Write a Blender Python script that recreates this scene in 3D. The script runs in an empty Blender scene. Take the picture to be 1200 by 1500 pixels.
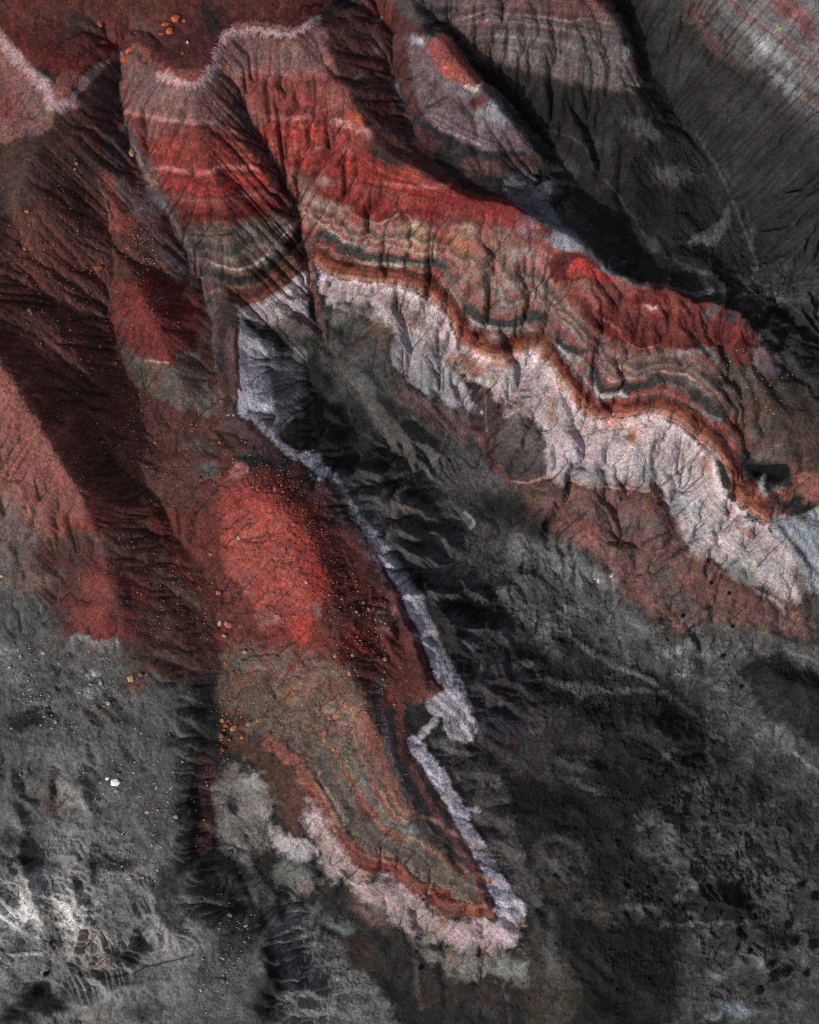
import bpy, math, random
import numpy as np

# ------------------------------------------------------------------ camera, sky, sun, exposure
SC = bpy.context.scene
COL = SC.collection
CAM_Z, FOV, ZREF = 193.0, math.radians(45.0), 12.0
cd = bpy.data.cameras.new('camera'); cam = bpy.data.objects.new('camera', cd); COL.objects.link(cam)
cam.location = (0, 0, CAM_Z); cam.rotation_euler = (0, 0, 0)
cd.sensor_fit = 'VERTICAL'; cd.angle = FOV; cd.clip_start = 1.0; cd.clip_end = 8000.0
SC.camera = cam
SUN_EL, SUN_AZ = 37.0, 230.0            # compass azimuth of the sun: lower left of the picture
w = bpy.data.worlds.new('World'); SC.world = w; w.use_nodes = True
sky = w.node_tree.nodes.new('ShaderNodeTexSky'); sky.sky_type = 'NISHITA'; sky.sun_disc = False; sky.dust_density = 4.0; sky.air_density = 0.7
sky.sun_elevation = math.radians(SUN_EL); sky.sun_rotation = math.radians(SUN_AZ)
bg = w.node_tree.nodes['Background']; bg.inputs['Strength'].default_value = 0.15
hs = w.node_tree.nodes.new('ShaderNodeHueSaturation'); hs.inputs['Saturation'].default_value = 0.45      # hazy, milky sky
w.node_tree.links.new(sky.outputs['Color'], hs.inputs['Color']); w.node_tree.links.new(hs.outputs['Color'], bg.inputs['Color'])
sl = bpy.data.lights.new('sun', 'SUN'); sl.energy = 3.0; sl.angle = math.radians(0.6); sl.color = (1.0, 0.95, 0.88)
sun = bpy.data.objects.new('sun', sl); COL.objects.link(sun); sun.location = (-120, -120, 160)
sun.rotation_euler = (math.radians(90 - SUN_EL), 0, math.radians(180 - SUN_AZ) )
SC.view_settings.view_transform = 'Standard'; SC.view_settings.look = 'None'
SC.view_settings.exposure = -0.5; SC.view_settings.gamma = 1.0
SC.render.engine = 'CYCLES'; SC.cycles.use_denoising = False; SC.cycles.filter_width = 1.1; SC.cycles.max_bounces = 4

# ------------------------------------------------------------------ numeric helpers
rng = np.random.default_rng(7)
PPM = 750.0 / math.tan(FOV / 2)          # photograph pixels per unit of slope
def unproj(px, py, h):
    d = (CAM_Z - h) / PPM
    return (px - 600.0) * d, -(py - 750.0) * d
STEP = 0.13
NX, NY = 1040, 1284
X0, Y0 = -STEP * (NX - 1) / 2, -STEP * (NY - 1) / 2
gx = X0 + STEP * np.arange(NX); gy = Y0 + STEP * np.arange(NY)
GX, GY = np.meshgrid(gx, gy)             # row 0 is the near (southern) edge

def sstep(a, b, x):
    t = np.clip((x - a) / (b - a), 0, 1); return t * t * (3 - 2 * t)
def box1(a, r, ax):
    if r < 1: return a
    n = a.shape[ax]; pad = [(0, 0), (0, 0)]; pad[ax] = (r + 1, r)
    c = np.cumsum(np.pad(a, pad, mode='edge'), axis=ax, dtype=np.float64)
    hi = np.take(c, np.arange(2 * r + 1, 2 * r + 1 + n), axis=ax); lo = np.take(c, np.arange(0, n), axis=ax)
    return (hi - lo) / (2 * r + 1)
def blur(a, s):
    r = max(1, int(round(s)))
    for _ in range(3 if s > 1.5 else 1):
        a = box1(box1(a, r, 0), r, 1)
    return a
def vnoise(cell, seed, shape=None):
    ny, nx = shape or (NY, NX); r = np.random.default_rng(seed)
    gh, gw = int(ny / cell) + 4, int(nx / cell) + 4
    g = r.random((gh, gw)).astype(np.float64)
    def ax(n):
        t = np.arange(n) / cell + 1 + r.random(); i = t.astype(int); f = t - i
        return np.clip(i, 0, None), f * f * (3 - 2 * f)
    iy, fy = ax(ny); ix, fx = ax(nx)
    iy = np.clip(iy, 0, gh - 2); ix = np.clip(ix, 0, gw - 2)
    a = g[iy][:, ix]; b = g[iy][:, ix + 1]; c = g[iy + 1][:, ix]; d = g[iy + 1][:, ix + 1]
    fx = fx[None, :]; fy = fy[:, None]
    return (a * (1 - fx) + b * fx) * (1 - fy) + (c * (1 - fx) + d * fx) * fy
def fbm(cell, octs, seed, gain=0.5):
    s = 0; amp = 1; tot = 0
    for o in range(octs):
        if cell < 1.2: break
        s = s + amp * vnoise(cell, seed + o * 17); tot += amp; amp *= gain; cell /= 2.03
    return s / tot
def catmull(pts, n=6, closed=False):
    P = np.array(pts, float); m = len(P)
    if m < 3: return P
    out = []
    rngi = range(m) if closed else range(m - 1)
    for i in rngi:
        if closed: a, b, c, d = P[i - 1], P[i], P[(i + 1) % m], P[(i + 2) % m]
        else: a, b, c, d = P[max(i - 1, 0)], P[i], P[i + 1], P[min(i + 2, m - 1)]
        for k in range(n):
            t = k / n
            out.append(0.5 * (2 * b + (c - a) * t + (2 * a - 5 * b + 4 * c - d) * t * t + (3 * b - a - 3 * c + d) * t ** 3))
    if not closed: out.append(P[-1])
    return np.array(out)

# ------------------------------------------------------------------ relief: crests and gullies as (px, py, height m)
RIDGES = [
 # western rim
 [(-90,20,33),(0,52,34),(40,92,34.5),(78,130,35),(100,138,35),(128,110,34.5),(150,90,33),(175,80,32),(200,78,33),(235,105,34.5),(270,118,35),(300,114,35),(312,85,35),(330,50,35),(380,40,35),(430,48,35),(465,24,34.5)],
 # main banded ridge
 [(465,24,34.5),(480,70,33.5),(500,120,32.2),(525,165,31),(550,205,30.2),(600,238,29.3),(680,270,28.3),(750,294,27),(812,332,25.6),(862,360,25.2),(905,396,22.4),(1000,428,20),(1085,462,17.6),(1130,540,15.2),(1160,620,13),(1230,720,11)],
 # red spurs
 [(270,118,35),(290,200,31),(320,280,27),(345,350,22.5),(372,420,18.5),(388,465,16)],
 [(430,48,35),(450,130,32),(490,220,28.5),(540,310,24.5),(570,380,20.5),(590,450,16.5),(610,520,13),(600,580,10.5)],
 [(680,270,28.3),(690,350,24.5),(720,440,20),(740,500,17)],
 [(862,360,25.2),(852,450,21.5),(880,540,18),(910,600,15),(890,690,10.5)],
 [(1000,428,20),(1020,520,18),(1050,610,15),(1040,700,11.5),(1060,790,8.5)],
 [(640,520,12.5),(670,590,10.5),(680,650,8.5)],
 # left crest with the lit flank
 [(-90,420,34),(0,528,29),(50,600,27),(90,665,25),(118,720,22),(150,775,17),(165,850,15.5),(200,930,13.2),(246,1010,11.4),(274,1072,10.8),(256,1140,10.2),(276,1200,9.6),(268,1250,9.2),(316,1302,8.4),(388,1385,7.2),(412,1500,6),(430,1600,5)],
 [(100,138,35),(60,220,34),(-20,330,34),(-90,420,33)],
 # red knob in the basin
 [(170,360,22.5),(215,430,21.8),(240,500,19.8),(262,560,17.5),(280,600,15.6)],
 # white walled crest and stony dome
 [(322,430,19),(340,480,18.6),(345,560,17.8),(360,612,17),(385,645,16.6),(430,690,16.4),(490,748,15.6),(545,820,14),(585,890,12.7),(615,960,11.7),(640,1005,11)],
 [(345,690,17.8),(410,730,18.2),(462,795,17.8),(482,860,16.8),(486,920,15.6),(510,985,14.2),(550,1050,12.8),(592,1150,10.6),(615,1210,9.3),(665,1270,7.6),(715,1328,6)],
 [(640,1005,11),(604,1022,11.2),(582,1062,11),(592,1108,10.2),(632,1185,9),(690,1275,7.2),(725,1330,6)],
 [(430,960,13),(470,1060,11),(520,1180,8.8),(590,1270,7.2)],
 # purple spur and striped ridge
 [(590,-60,32),(612,40,31),(645,65,31),(700,125,29.6),(750,175,27),(782,222,23.5),(790,260,21)],
 [(700,-80,35),(800,-20,33.5),(880,10,31.5),(915,55,28.6),(938,125,24.5),(960,190,21.5),(1000,270,18.6),(1050,335,15)],
 [(740,20,32),(800,110,26.5),(870,190,21.5)],
 # far right slope
 [(1010,-90,38),(1120,-60,38.5),(1300,120,36),(1300,300,28)],
 # lower left bench
 [(150,775,17),(90,830,14.5),(-60,880,12)], [(-90,600,19),(-90,760,15)],
 [(110,1110,10.6),(128,1190,9.8),(125,1260,9.2),(150,1310,8.6)],[(180,1330,8.8),(240,1355,8.8),(300,1365,8.6)],[(60,1130,10.2),(70,1200,8.2)],[(20,1200,9.6),(40,1270,8.2),(50,1330,7)],
 [(100,1300,8.4),(112,1350,7),(118,1385,5.4)],[(150,1385,7.4),(190,1392,7.2)],[(200,1200,10.2),(215,1280,9.4),(225,1330,9)],[(160,1440,6.2),(300,1440,7.2)],
 [(0,1290,7.2),(60,1330,6.8)],[(100,1470,5.2),(240,1450,6.2)],
 # lobes under the white flank
 [(575,870,12.9),(640,870,9.6),(718,850,5.8)],[(550,825,13.8),(620,812,10),(668,796,7.2)],[(612,950,11.9),(690,930,8.2),(765,905,5)],
 [(630,985,11.2),(720,990,7),(800,960,4.2)],[(640,1005,11),(700,1060,8),(760,1080,5.5),(860,1120,4.2)],
 [(700,1210,6.6),(790,1190,4.8),(880,1190,3.8)],[(725,1330,6),(760,1390,4.2),(800,1440,3)],
 [(640,1340,6),(660,1390,4.6),(690,1430,3.2)],[(540,1300,6.2),(580,1370,4.2),(620,1420,2.8)],
 [(430,1180,7.6),(440,1240,6.4),(450,1290,5)],
 [(470,1390,3.7),(500,1440,3.2),(540,1500,2.6)],
 [(380,480,15.4),(440,560,12.6),(520,620,8.8)],
 [(1010,1290,4.2),(1060,1320,4.4),(1090,1330,4.2)],[(930,1200,4),(980,1280,3.8)],[(920,1330,3.6),(960,1350,3.2)],
 [(1120,980,4.6),(1200,1010,5.2)],[(930,1040,3.6),(1000,1090,3.6)],[(820,1060,4.2),(860,1090,4)],
 [(1090,1430,4),(1150,1400,4.2)],[(860,1260,4.6),(830,1290,4.4)],
]
GULLIES = [
 [(330,95,33.4),(352,150,30),(395,230,24.5),(437,315,19.5),(452,400,15.8),(473,485,13.2),(510,560,11.8),(565,640,10.4),(620,700,8.9),(680,765,7.2),(720,850,5.6),(780,930,4.3),(850,1000,3.2),(980,1015,2.2),(1090,1090,1.4),(1280,1230,.4)],
 [(175,85,32),(170,170,28.3),(218,265,24.3),(268,350,21),(300,420,18.3),(322,520,16.4),(328,602,15),(290,650,14),(225,715,12.8),(262,790,11.4),(312,850,9.9),(336,945,8.4),(318,1025,8.2),(334,1090,7.5),(310,1155,6.9),(334,1212,6.1),(376,1262,5),(420,1305,4.1),(480,1345,2.8),(560,1420,2),(620,1475,1.4),(700,1560,.6)],
 [(138,172,32),(155,260,27.5),(160,350,22.6),(160,430,20),(165,500,18),(215,580,15.4),(290,645,14)],
 [(0,250,31),(40,420,27.5),(100,520,22.5),(170,600,17.5),(240,660,14)],
 [(40,510,24.6),(112,610,19.5),(180,695,13.6),(225,715,12.8)],
 [(540,-40,31.5),(565,60,29.5),(590,150,27),(635,235,25),(690,282,23.8),(765,300,23.2),(830,318,21.6),(895,348,20),(945,388,18.2),(1030,420,16.6),(1130,455,13.6),(1280,540,10)],
 [(635,10,30),(690,80,27),(760,160,22.8),(830,250,19.4),(880,320,17.8),(930,370,16.8),(960,405,16)],
 [(900,-60,31),(935,60,25),(975,140,20),(1020,205,17.5),(1058,270,15.6),(1090,340,14.2),(1105,410,13.4)],
 [(1150,400,14.2),(1130,440,12.8)],
 [(740,555,14),(735,600,12),(718,640,9.6),(690,690,7),(650,725,5.4)],
 [(960,715,9),(985,745,8),(1000,780,7.2),(940,830,5),(880,880,4)],
 [(1142,690,10.8),(1140,750,9.2),(1165,800,8),(1215,870,6)],
 [(800,520,16.4),(770,570,13.6),(738,608,12)],
 [(505,782,14.9),(545,850,13.2),(578,915,11.9),(596,980,11),(588,1005,10.8)],
 [(568,1030,10.8),(566,1075,10.4),(584,1130,9.6),(625,1200,8.4),(690,1290,6.6)],
 [(640,1030,10.6),(690,1090,7.4),(760,1130,4.4),(850,1170,3.4),(930,1260,2.8),(1000,1335,2.2),(1060,1420,1.6),(1100,1520,1)],
 [(770,1380,3),(850,1370,2.8),(960,1400,2.2),(1060,1420,1.6)],
 [(0,1060,9.6),(45,1150,8.2),(70,1250,5.4),(82,1340,3.8),(78,1420,2.2),(50,1500,1)],
 [(70,1250,5.4),(-20,1180,7.6)],[(120,1180,8.4),(70,1250,5.4)],[(165,1160,9.2),(172,1260,7.8),(150,1350,5.8),(125,1400,4),(78,1420,2.2)],[(290,1392,6.6),(200,1415,4.8),(130,1427,3.4),(78,1422,2.2)],[(20,1300,6),(70,1390,2.8)],
 [(440,960,12.2),(420,1030,9.4),(400,1090,7.8),(420,1180,6.2),(400,1230,5),(378,1255,4.2)],
 [(380,1040,8.6),(350,1130,6.4),(340,1180,5.4)],
 [(575,815,11.6),(640,838,7.8),(692,812,5.8)],[(604,895,10.6),(680,892,7),(738,880,4.6)],[(628,955,10.4),(700,960,6.4),(780,940,4)],
 [(590,1300,5.8),(600,1380,3.6),(620,1475,1.4)],
 [(470,1270,5),(500,1330,3.6),(520,1380,2.4)],
 [(150,640,18.6),(210,700,13.4)],[(100,850,13),(60,900,11.6),(0,960,10.4)],
 [(900,880,3.8),(850,990,2.9)],[(1200,960,3.6),(1090,1000,3.2),(1040,1040,2)],
]
def relax(lines, place):
    best = None
    for lev in (32, 16, 8, 4, 2):
        st = STEP * lev; ny, nx = NY // lev + 2, NX // lev + 2
        val = np.zeros((ny, nx)); cnt = np.zeros((ny, nx))
        for line in lines:
            P = catmull(line, 6)
            for a, b in zip(P[:-1], P[1:]):
                n = max(2, int(np.hypot(*(b - a)[:2]) / (10 * st) * 2) + 1)
                for t in np.linspace(0, 1, n, endpoint=False):
                    q = a + (b - a) * t; x, y = place(*q)
                    i = int(round((y - Y0) / st)); j = int(round((x - X0) / st))
                    if 0 <= i < ny and 0 <= j < nx: val[i, j] += q[2]; cnt[i, j] += 1
        m = cnt > 0; v = np.where(m, val / np.maximum(cnt, 1), 0)
        if best is None: h = np.full((ny, nx), v[m].mean())
        else:
            iy = np.clip(np.arange(ny) / 2, 0, best.shape[0] - 1.001); ix = np.clip(np.arange(nx) / 2, 0, best.shape[1] - 1.001)
            i0 = iy.astype(int); j0 = ix.astype(int); fy = (iy - i0)[:, None]; fx = (ix - j0)[None, :]
            B = best
            h = (B[i0][:, j0] * (1 - fx) + B[i0][:, j0 + 1] * fx) * (1 - fy) + (B[i0 + 1][:, j0] * (1 - fx) + B[i0 + 1][:, j0 + 1] * fx) * fy
        for _ in range({32: 600, 16: 300, 8: 200, 4: 120, 2: 60}[lev]):
            h[m] = v[m]
            p = np.pad(h, 1, mode='edge')
            h = 0.25 * (p[:-2, 1:-1] + p[2:, 1:-1] + p[1:-1, :-2] + p[1:-1, 2:])
        h[m] = v[m]; best = h
    iy = np.arange(NY) / 2; ix = np.arange(NX) / 2
    i0 = iy.astype(int); j0 = ix.astype(int); fy = (iy - i0)[:, None]; fx = (ix - j0)[None, :]; B = best
    return (B[i0][:, j0] * (1 - fx) + B[i0][:, j0 + 1] * fx) * (1 - fy) + (B[i0 + 1][:, j0] * (1 - fx) + B[i0 + 1][:, j0 + 1] * fx) * fy

H = relax(RIDGES + GULLIES, unproj)
H = blur(H, 3.5)
H0 = blur(H, 6)
def on_ground(px, py, _=0):
    h = 12.0
    for _k in range(8):
        x, y = unproj(px, py, h); j = min(max(int((x - X0) / STEP), 0), NX - 1); i = min(max(int((y - Y0) / STEP), 0), NY - 1); h = .4 * h + .6 * H0[i, j]
    return unproj(px, py, h)
def slope(h):
    sy, sx = np.gradient(h, STEP); return sx, sy
def flow(h, seed, jitter=0.6):
    r = np.random.default_rng(seed); n = h.size
    best = np.zeros_like(h); recv = np.arange(n).reshape(h.shape)
    idx = recv.copy()
    for di in (-1, 0, 1):
        for dj in (-1, 0, 1):
            if di == 0 and dj == 0: continue
            sh = np.roll(np.roll(h, -di, 0), -dj, 1); si = np.roll(np.roll(idx, -di, 0), -dj, 1)
            d = (h - sh) / math.hypot(di, dj)
            d = np.where(d > 0, d * (1 - jitter + jitter * r.random(h.shape)), 0)
            if di: d[0 if di < 0 else -1, :] = 0
            if dj: d[:, 0 if dj < 0 else -1] = 0
            k = d > best; best[k] = d[k]; recv[k] = si[k]
    order = np.argsort(-h, axis=None).tolist(); rc = recv.ravel().tolist(); acc = [1.0] * n
    for i in order:
        j = rc[i]
        if j != i: acc[j] += acc[i]
    return np.array(acc).reshape(h.shape)
def lic(noise, ux, uy, n, st=1.0):
    tot = noise.copy(); c = 1
    I, J = np.meshgrid(np.arange(NY, dtype=np.float32), np.arange(NX, dtype=np.float32), indexing='ij')
    for s in (1, -1):
        yy = I.copy(); xx = J.copy()
        for k in range(n):
            a = np.clip(yy, 0, NY - 1).astype(np.int32); b = np.clip(xx, 0, NX - 1).astype(np.int32)
            yy += s * st * uy[a, b]; xx += s * st * ux[a, b]
            a = np.clip(yy, 0, NY - 1).astype(np.int32); b = np.clip(xx, 0, NX - 1).astype(np.int32)
            tot += noise[a, b]; c += 1
    o = tot / c
    return (o - o.mean()) / o.std()

# roughen, then let water cut the slopes (implicit stream power, macro form held)
sx, sy = slope(H0); SL0 = np.hypot(sx, sy)
steep = sstep(0.10, 0.45, SL0)
PXa = 600 + GX * PPM / (CAM_Z - H0); PYa = 750 - GY * PPM / (CAM_Z - H0)
def zone(x, y, rx, ry): return np.exp(-(((PXa - x) / rx) ** 2 + ((PYa - y) / ry) ** 2))
crag = np.clip(.75 * zone(990, 1280, 240, 170) + .75 * zone(100, 1340, 210, 150) + .7 * zone(1120, 420, 160, 120) + .8 * zone(700, 900, 130, 160) + .6 * zone(480, 1430, 90, 90) + .6 * zone(100, 1050, 150, 90) + .5 * zone(620, 680, 90, 70), 0, 1)
rid = lambda c, o, sd: 1 - np.abs(fbm(c, o, sd, .55) - .5) * 4
def erode(h, dx, iters, kk, m, keep, hold, seed, diff, kmap):
    low0 = blur(h, keep); nf = h.size
    for it in range(iters):
        p = np.pad(h, 1, mode='edge'); mean4 = .25 * (p[:-2, 1:-1] + p[2:, 1:-1] + p[1:-1, :-2] + p[1:-1, 2:])
        h = h + diff * (mean4 - h)
        r = np.random.default_rng(seed + it); best = np.zeros_like(h); idx = np.arange(nf).reshape(h.shape); recv = idx.copy()
        for di in (-1, 0, 1):
            for dj in (-1, 0, 1):
                if di == 0 and dj == 0: continue
                d = (h - np.roll(np.roll(h, -di, 0), -dj, 1)) / math.hypot(di, dj)
                d = np.where(d > 0, d * (.75 + .25 * r.random(h.shape)), 0)
                if di: d[0 if di < 0 else -1, :] = 0
                if dj: d[:, 0 if dj < 0 else -1] = 0
                k = d > best; best[k] = d[k]; recv[k] = np.roll(np.roll(idx, -di, 0), -dj, 1)[k]
        pit = recv == idx; h[pit] = np.maximum(h[pit], mean4[pit])
        order = np.argsort(-h, axis=None).tolist(); rc = recv.ravel().tolist(); acc = [dx * dx] * nf
        for i in order:
            j = rc[i]
            if j != i: acc[j] += acc[i]
        A = np.array(acc); F = (kk * kmap.ravel() * A ** m / dx).tolist(); hl = h.ravel().tolist()
        for i in reversed(order):
            j = rc[i]
            if j != i:
                hj = hl[j]
                if hl[i] > hj: hl[i] = (hl[i] + F[i] * hj) / (1 + F[i])
        h = np.array(hl).reshape(h.shape)
        h = h + hold * (low0 - blur(h, keep))
    return h, A.reshape(h.shape)
H = H + (fbm(75, 4, 11) - .5) * 3.4 * (.4 + .6 * steep) + zone(1110, 170, 170, 220) * ((fbm(30, 3, 12) - .5) * 1.2) + (fbm(22, 3, 23) - .5) * 0.9 * (0.5 + steep)
H = H + crag * ((fbm(95, 3, 71) - .5) * 4.5 + rid(60, 4, 72) * .9 + rid(22, 3, 73) * .3)
for (lx, ly, la, lb_, an, lh) in ((225,465,75,55,60,2.2),(150,885,75,48,80,1.3),(262,560,50,40,60,1.0),(395,820,130,85,70,1.0),(140,770,45,34,40,1.0),(110,1160,40,26,70,1.0),(240,1350,70,30,60,1.0),(190,1395,34,24,0,1.0),(500,1362,26,14,20,.8),(90,330,120,60,60,1.2)):
    c_, s__ = math.cos(math.radians(an)), math.sin(math.radians(an)); u = ((PXa - lx) * c_ + (PYa - ly) * s__) / la; v = (-(PXa - lx) * s__ + (PYa - ly) * c_) / lb_
    H = H + lh * np.clip(1 - u * u - v * v, 0, 1)
def up2(B):
    iy = np.clip(np.arange(NY) / 2 - .25, 0, B.shape[0] - 1.001); ix = np.clip(np.arange(NX) / 2 - .25, 0, B.shape[1] - 1.001)
    i0 = iy.astype(int); j0 = ix.astype(int); fy = (iy - i0)[:, None]; fx = (ix - j0)[None, :]
    return (B[i0][:, j0] * (1 - fx) + B[i0][:, j0 + 1] * fx) * (1 - fy) + (B[i0 + 1][:, j0] * (1 - fx) + B[i0 + 1][:, j0 + 1] * fx) * fy
for (lx, ly, la, lb_, an, lh) in ((618,818,34,15,25,1.3),(650,862,38,16,25,1.3),(672,905,36,15,30,1.2),(700,868,30,16,40,1.1),(690,948,38,16,25,1.2),(735,925,34,16,35,1.1),(728,985,40,16,20,1.1),(655,790,30,14,35,1.0),(748,870,26,16,45,.9),(775,962,30,15,30,.9),(600,780,24,12,30,.9),
    (560,600,30,16,50,1.0),(600,640,30,16,45,1.0),(640,665,26,14,60,.9),(540,560,26,14,40,.9),(500,610,28,14,30,.9),(545,690,30,12,20,.9),(600,740,30,13,20,.9),(1050,1322,46,26,5,1.3),(955,1065,60,24,20,.8),(1160,1020,60,40,30,.9),(850,1120,46,16,12,.9),(960,1195,30,20,20,.8),(815,1265,30,30,20,.9),(1045,1180,30,30,0,.6),(950,1330,40,22,30,.8),(880,1060,40,20,20,.7)):
    c_, s__ = math.cos(math.radians(an)), math.sin(math.radians(an)); u = ((PXa - lx) * c_ + (PYa - ly) * s__) / la; v = (-(PXa - lx) * s__ + (PYa - ly) * c_) / lb_
    H = H + lh * np.sqrt(np.clip(1 - u * u - v * v, 0, 1))
h2 = H.reshape(NY // 2, 2, NX // 2, 2).mean((1, 3))
h2, A2 = erode(h2, 2 * STEP, 16, .055, .5, 13, .55, 900, .07, 1 + 2.6 * crag[::2, ::2])
H = up2(h2) + (vnoise(2.6, 44) - .5) * .10
H, A1 = erode(H, STEP, 4, .030, .5, 8, .8, 950, .07, 1 + 2.0 * crag)
RILL = np.clip(np.log(A1 / .3) / 6.0, 0, 1)
wE = np.clip(.34 + crag * .5 + .20 * zone(560, 640, 120, 110) - .24 * zone(420, 820, 110, 160) - .2 * zone(1110, 170, 170, 230)
    - .15 * zone(520, 1150, 130, 170) - .22 * zone(60, 380, 160, 240) - .12 * zone(230, 950, 110, 170) - .1 * zone(640, 950, 60, 120) - .45 * zone(655, 1055, 50, 50), .05, 1)
low = blur(H, 10); mid = blur(H, 3.4); H = low + (mid - low) * np.clip(wE * 2.1, .25, 1.1) + (H - mid) * (.06 + wE * .62)
Hs = blur(H, 4); sx, sy = slope(Hs); SL = np.hypot(sx, sy) + 1e-4
UX, UY = -sx / SL, -sy / SL              # downhill direction
WN = rng.random((NY, NX))
STREAK = lic(WN, UX.astype(np.float32), UY.astype(np.float32), 13)
STREAK2 = lic(vnoise(3.0, 5), UX.astype(np.float32), UY.astype(np.float32), 26)
def table(v, step, seed):
    t = np.random.default_rng(seed).random(600); u = (v + 5) / step; i = np.clip(u.astype(int), 0, 598); f = u - i; f = f * f * (3 - 2 * f)
    return t[i] * (1 - f) + t[i + 1] * f - .5
H = H + table(H + (fbm(60, 2, 88) - .5) * 2, .5, 3) * .10 * steep            # harder and softer beds stand out as ledges
H = H + (STREAK * 0.006 + STREAK2 * 0.012) * (0.15 + steep)
H = H + (fbm(6, 3, 61, .7) - .5) * (0.20 + .14 * crag) + (WN - .5) * 0.06 + crag * (rid(7, 2, 74)) * .07

cz = np.clip(zone(950, 1000, 260, 150) + zone(1050, 1320, 260, 230) + zone(1130, 430, 120, 90) + .8 * zone(760, 860, 90, 90) + .9 * zone(60, 1330, 170, 150) + .7 * zone(470, 1430, 80, 90) + .6 * zone(930, 240, 90, 110), 0, 1)
ca, cb, cc = fbm(46, 5, 701, .62), fbm(20, 4, 702, .65), fbm(9, 3, 703, .7)
CRUST = (sstep(.49, .52, ca) - .5) * .5 + (sstep(.50, .53, cb) - .5) * .35 + (sstep(.52, .56, cc) - .5) * .25
H = H + cz * CRUST * .45
for px_, py_, rx_, ry_, dp_ in ((1122,690,26,12,1.6),(62,1448,12,10,1.2),(707,612,14,22,.8),(30,1330,40,30,-1.0)): H = H - dp_ * zone(px_, py_, rx_, ry_)
STONY = np.clip(zone(400, 820, 120, 170) + .7 * zone(530, 910, 70, 90) + .7 * zone(80, 430, 170, 190) + .6 * zone(60, 680, 110, 120) + .6 * zone(90, 1030, 160, 90) + .5 * zone(200, 650, 150, 90) + .6 * zone(480, 1060, 110, 120) + .4 * zone(200, 1200, 120, 140), 0, 1)
H = H + STONY * ((fbm(4.2, 2, 761, .8) - .5) * .34 + np.clip(vnoise(6, 762) - .72, 0, 1) * .9)
# photograph coordinates of every point of the ground
PXc = 600 + GX * PPM / (CAM_Z - H0); PYc = 750 - GY * PPM / (CAM_Z - H0)
Hm = blur(H, 16); mx_, my_ = slope(Hm); SM = np.hypot(mx_, my_)
DEV = np.clip((H - Hm) / np.maximum(SM, .22), -2.4, 2.4) * PPM / (CAM_Z - H0)     # how far a level bed shifts on spur and gully, in pixels
MX, MY = -mx_ / (SM + 1e-4), -my_ / (SM + 1e-4)
frA = (STREAK * 1.0 + STREAK2 * 1.0) * np.clip(SL * 1.8, 0.15, 1)
DEV = DEV * .34
J1, J2 = (rng.random((NY, NX)) - .5) * 3, (rng.random((NY, NX)) - .5) * 3
nA, nB = fbm(30, 5, 301, .62) - .5, fbm(30, 5, 302, .62) - .5
PXw = PXc + UX * frA - MX * DEV + nA * 20 + J1
PYw = PYc - UY * frA + MY * DEV + nB * 20 + J2
PATCH = fbm(12, 4, 401, .75); PATCH = np.clip((PATCH - .5) * 2.0 + .5 + STREAK2 * .04 + STREAK * .03, 0, 1)

# ------------------------------------------------------------------ mineral colours of the ground, some light and shade painted in
def lin(c):
    c = np.array(c, float) / 255.0
    return np.where(c <= 0.04045, c / 12.92, ((c + 0.055) / 1.055) ** 2.4)
ALB = np.zeros((NY, NX, 3)); ALB[:] = lin((46, 46, 46))
def window(P, m):
    """index window of the grid that holds the picture box of P widened by m pixels"""
    x0, y0 = P[:, 0].min() - m, P[:, 1].min() - m; x1, y1 = P[:, 0].max() + m, P[:, 1].max() + m
    lo, hi = (CAM_Z - 37) / PPM, (CAM_Z + 1) / PPM
    xs = [(x0 - 600) * lo, (x0 - 600) * hi, (x1 - 600) * lo, (x1 - 600) * hi]
    ys = [(750 - y0) * lo, (750 - y0) * hi, (750 - y1) * lo, (750 - y1) * hi]
    j0 = int(np.clip((min(xs) - X0) / STEP, 0, NX)); j1 = int(np.clip((max(xs) - X0) / STEP + 2, 0, NX))
    i0 = int(np.clip((min(ys) - Y0) / STEP, 0, NY)); i1 = int(np.clip((max(ys) - Y0) / STEP + 2, 0, NY))
    return slice(i0, i1), slice(j0, j1)
def blend(W, m, col, patch):
    if patch: m = np.clip(m * (1 + 1.6 * patch) - 1.6 * patch * PATCH[W], 0, 1)
    ALB[W] += (lin(col) - ALB[W]) * m[..., None]
def seg_dist(X, Y, P):
    d2 = np.full(X.shape, 1e9); 
    wv = np.zeros(X.shape) if P.shape[1] > 2 else None
    for a, b in zip(P[:-1], P[1:]):
        vx, vy = b[0] - a[0], b[1] - a[1]; L = vx * vx + vy * vy + 1e-9
        t = np.clip(((X - a[0]) * vx + (Y - a[1]) * vy) / L, 0, 1)
        q = (X - a[0] - t * vx) ** 2 + (Y - a[1] - t * vy) ** 2
        if wv is not None:
            k = q < d2; wv = np.where(k, a[2] + (b[2] - a[2]) * t, wv)
        d2 = np.minimum(d2, q)
    return np.sqrt(d2), wv
def coords(W, rag):
    if rag < 0:      # only the slope-wise fraying, outline kept
        f = STREAK[W] * 2.6 * -rag + STREAK2[W] * 1.6 * -rag; return PXc[W] + UX[W] * f + J1[W] * .5 + nA[W] * 6, PYc[W] - UY[W] * f + J2[W] * .5 + nB[W] * 6
    return PXc[W] + (PXw[W] - PXc[W]) * rag, PYc[W] + (PYw[W] - PYc[W]) * rag
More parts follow.
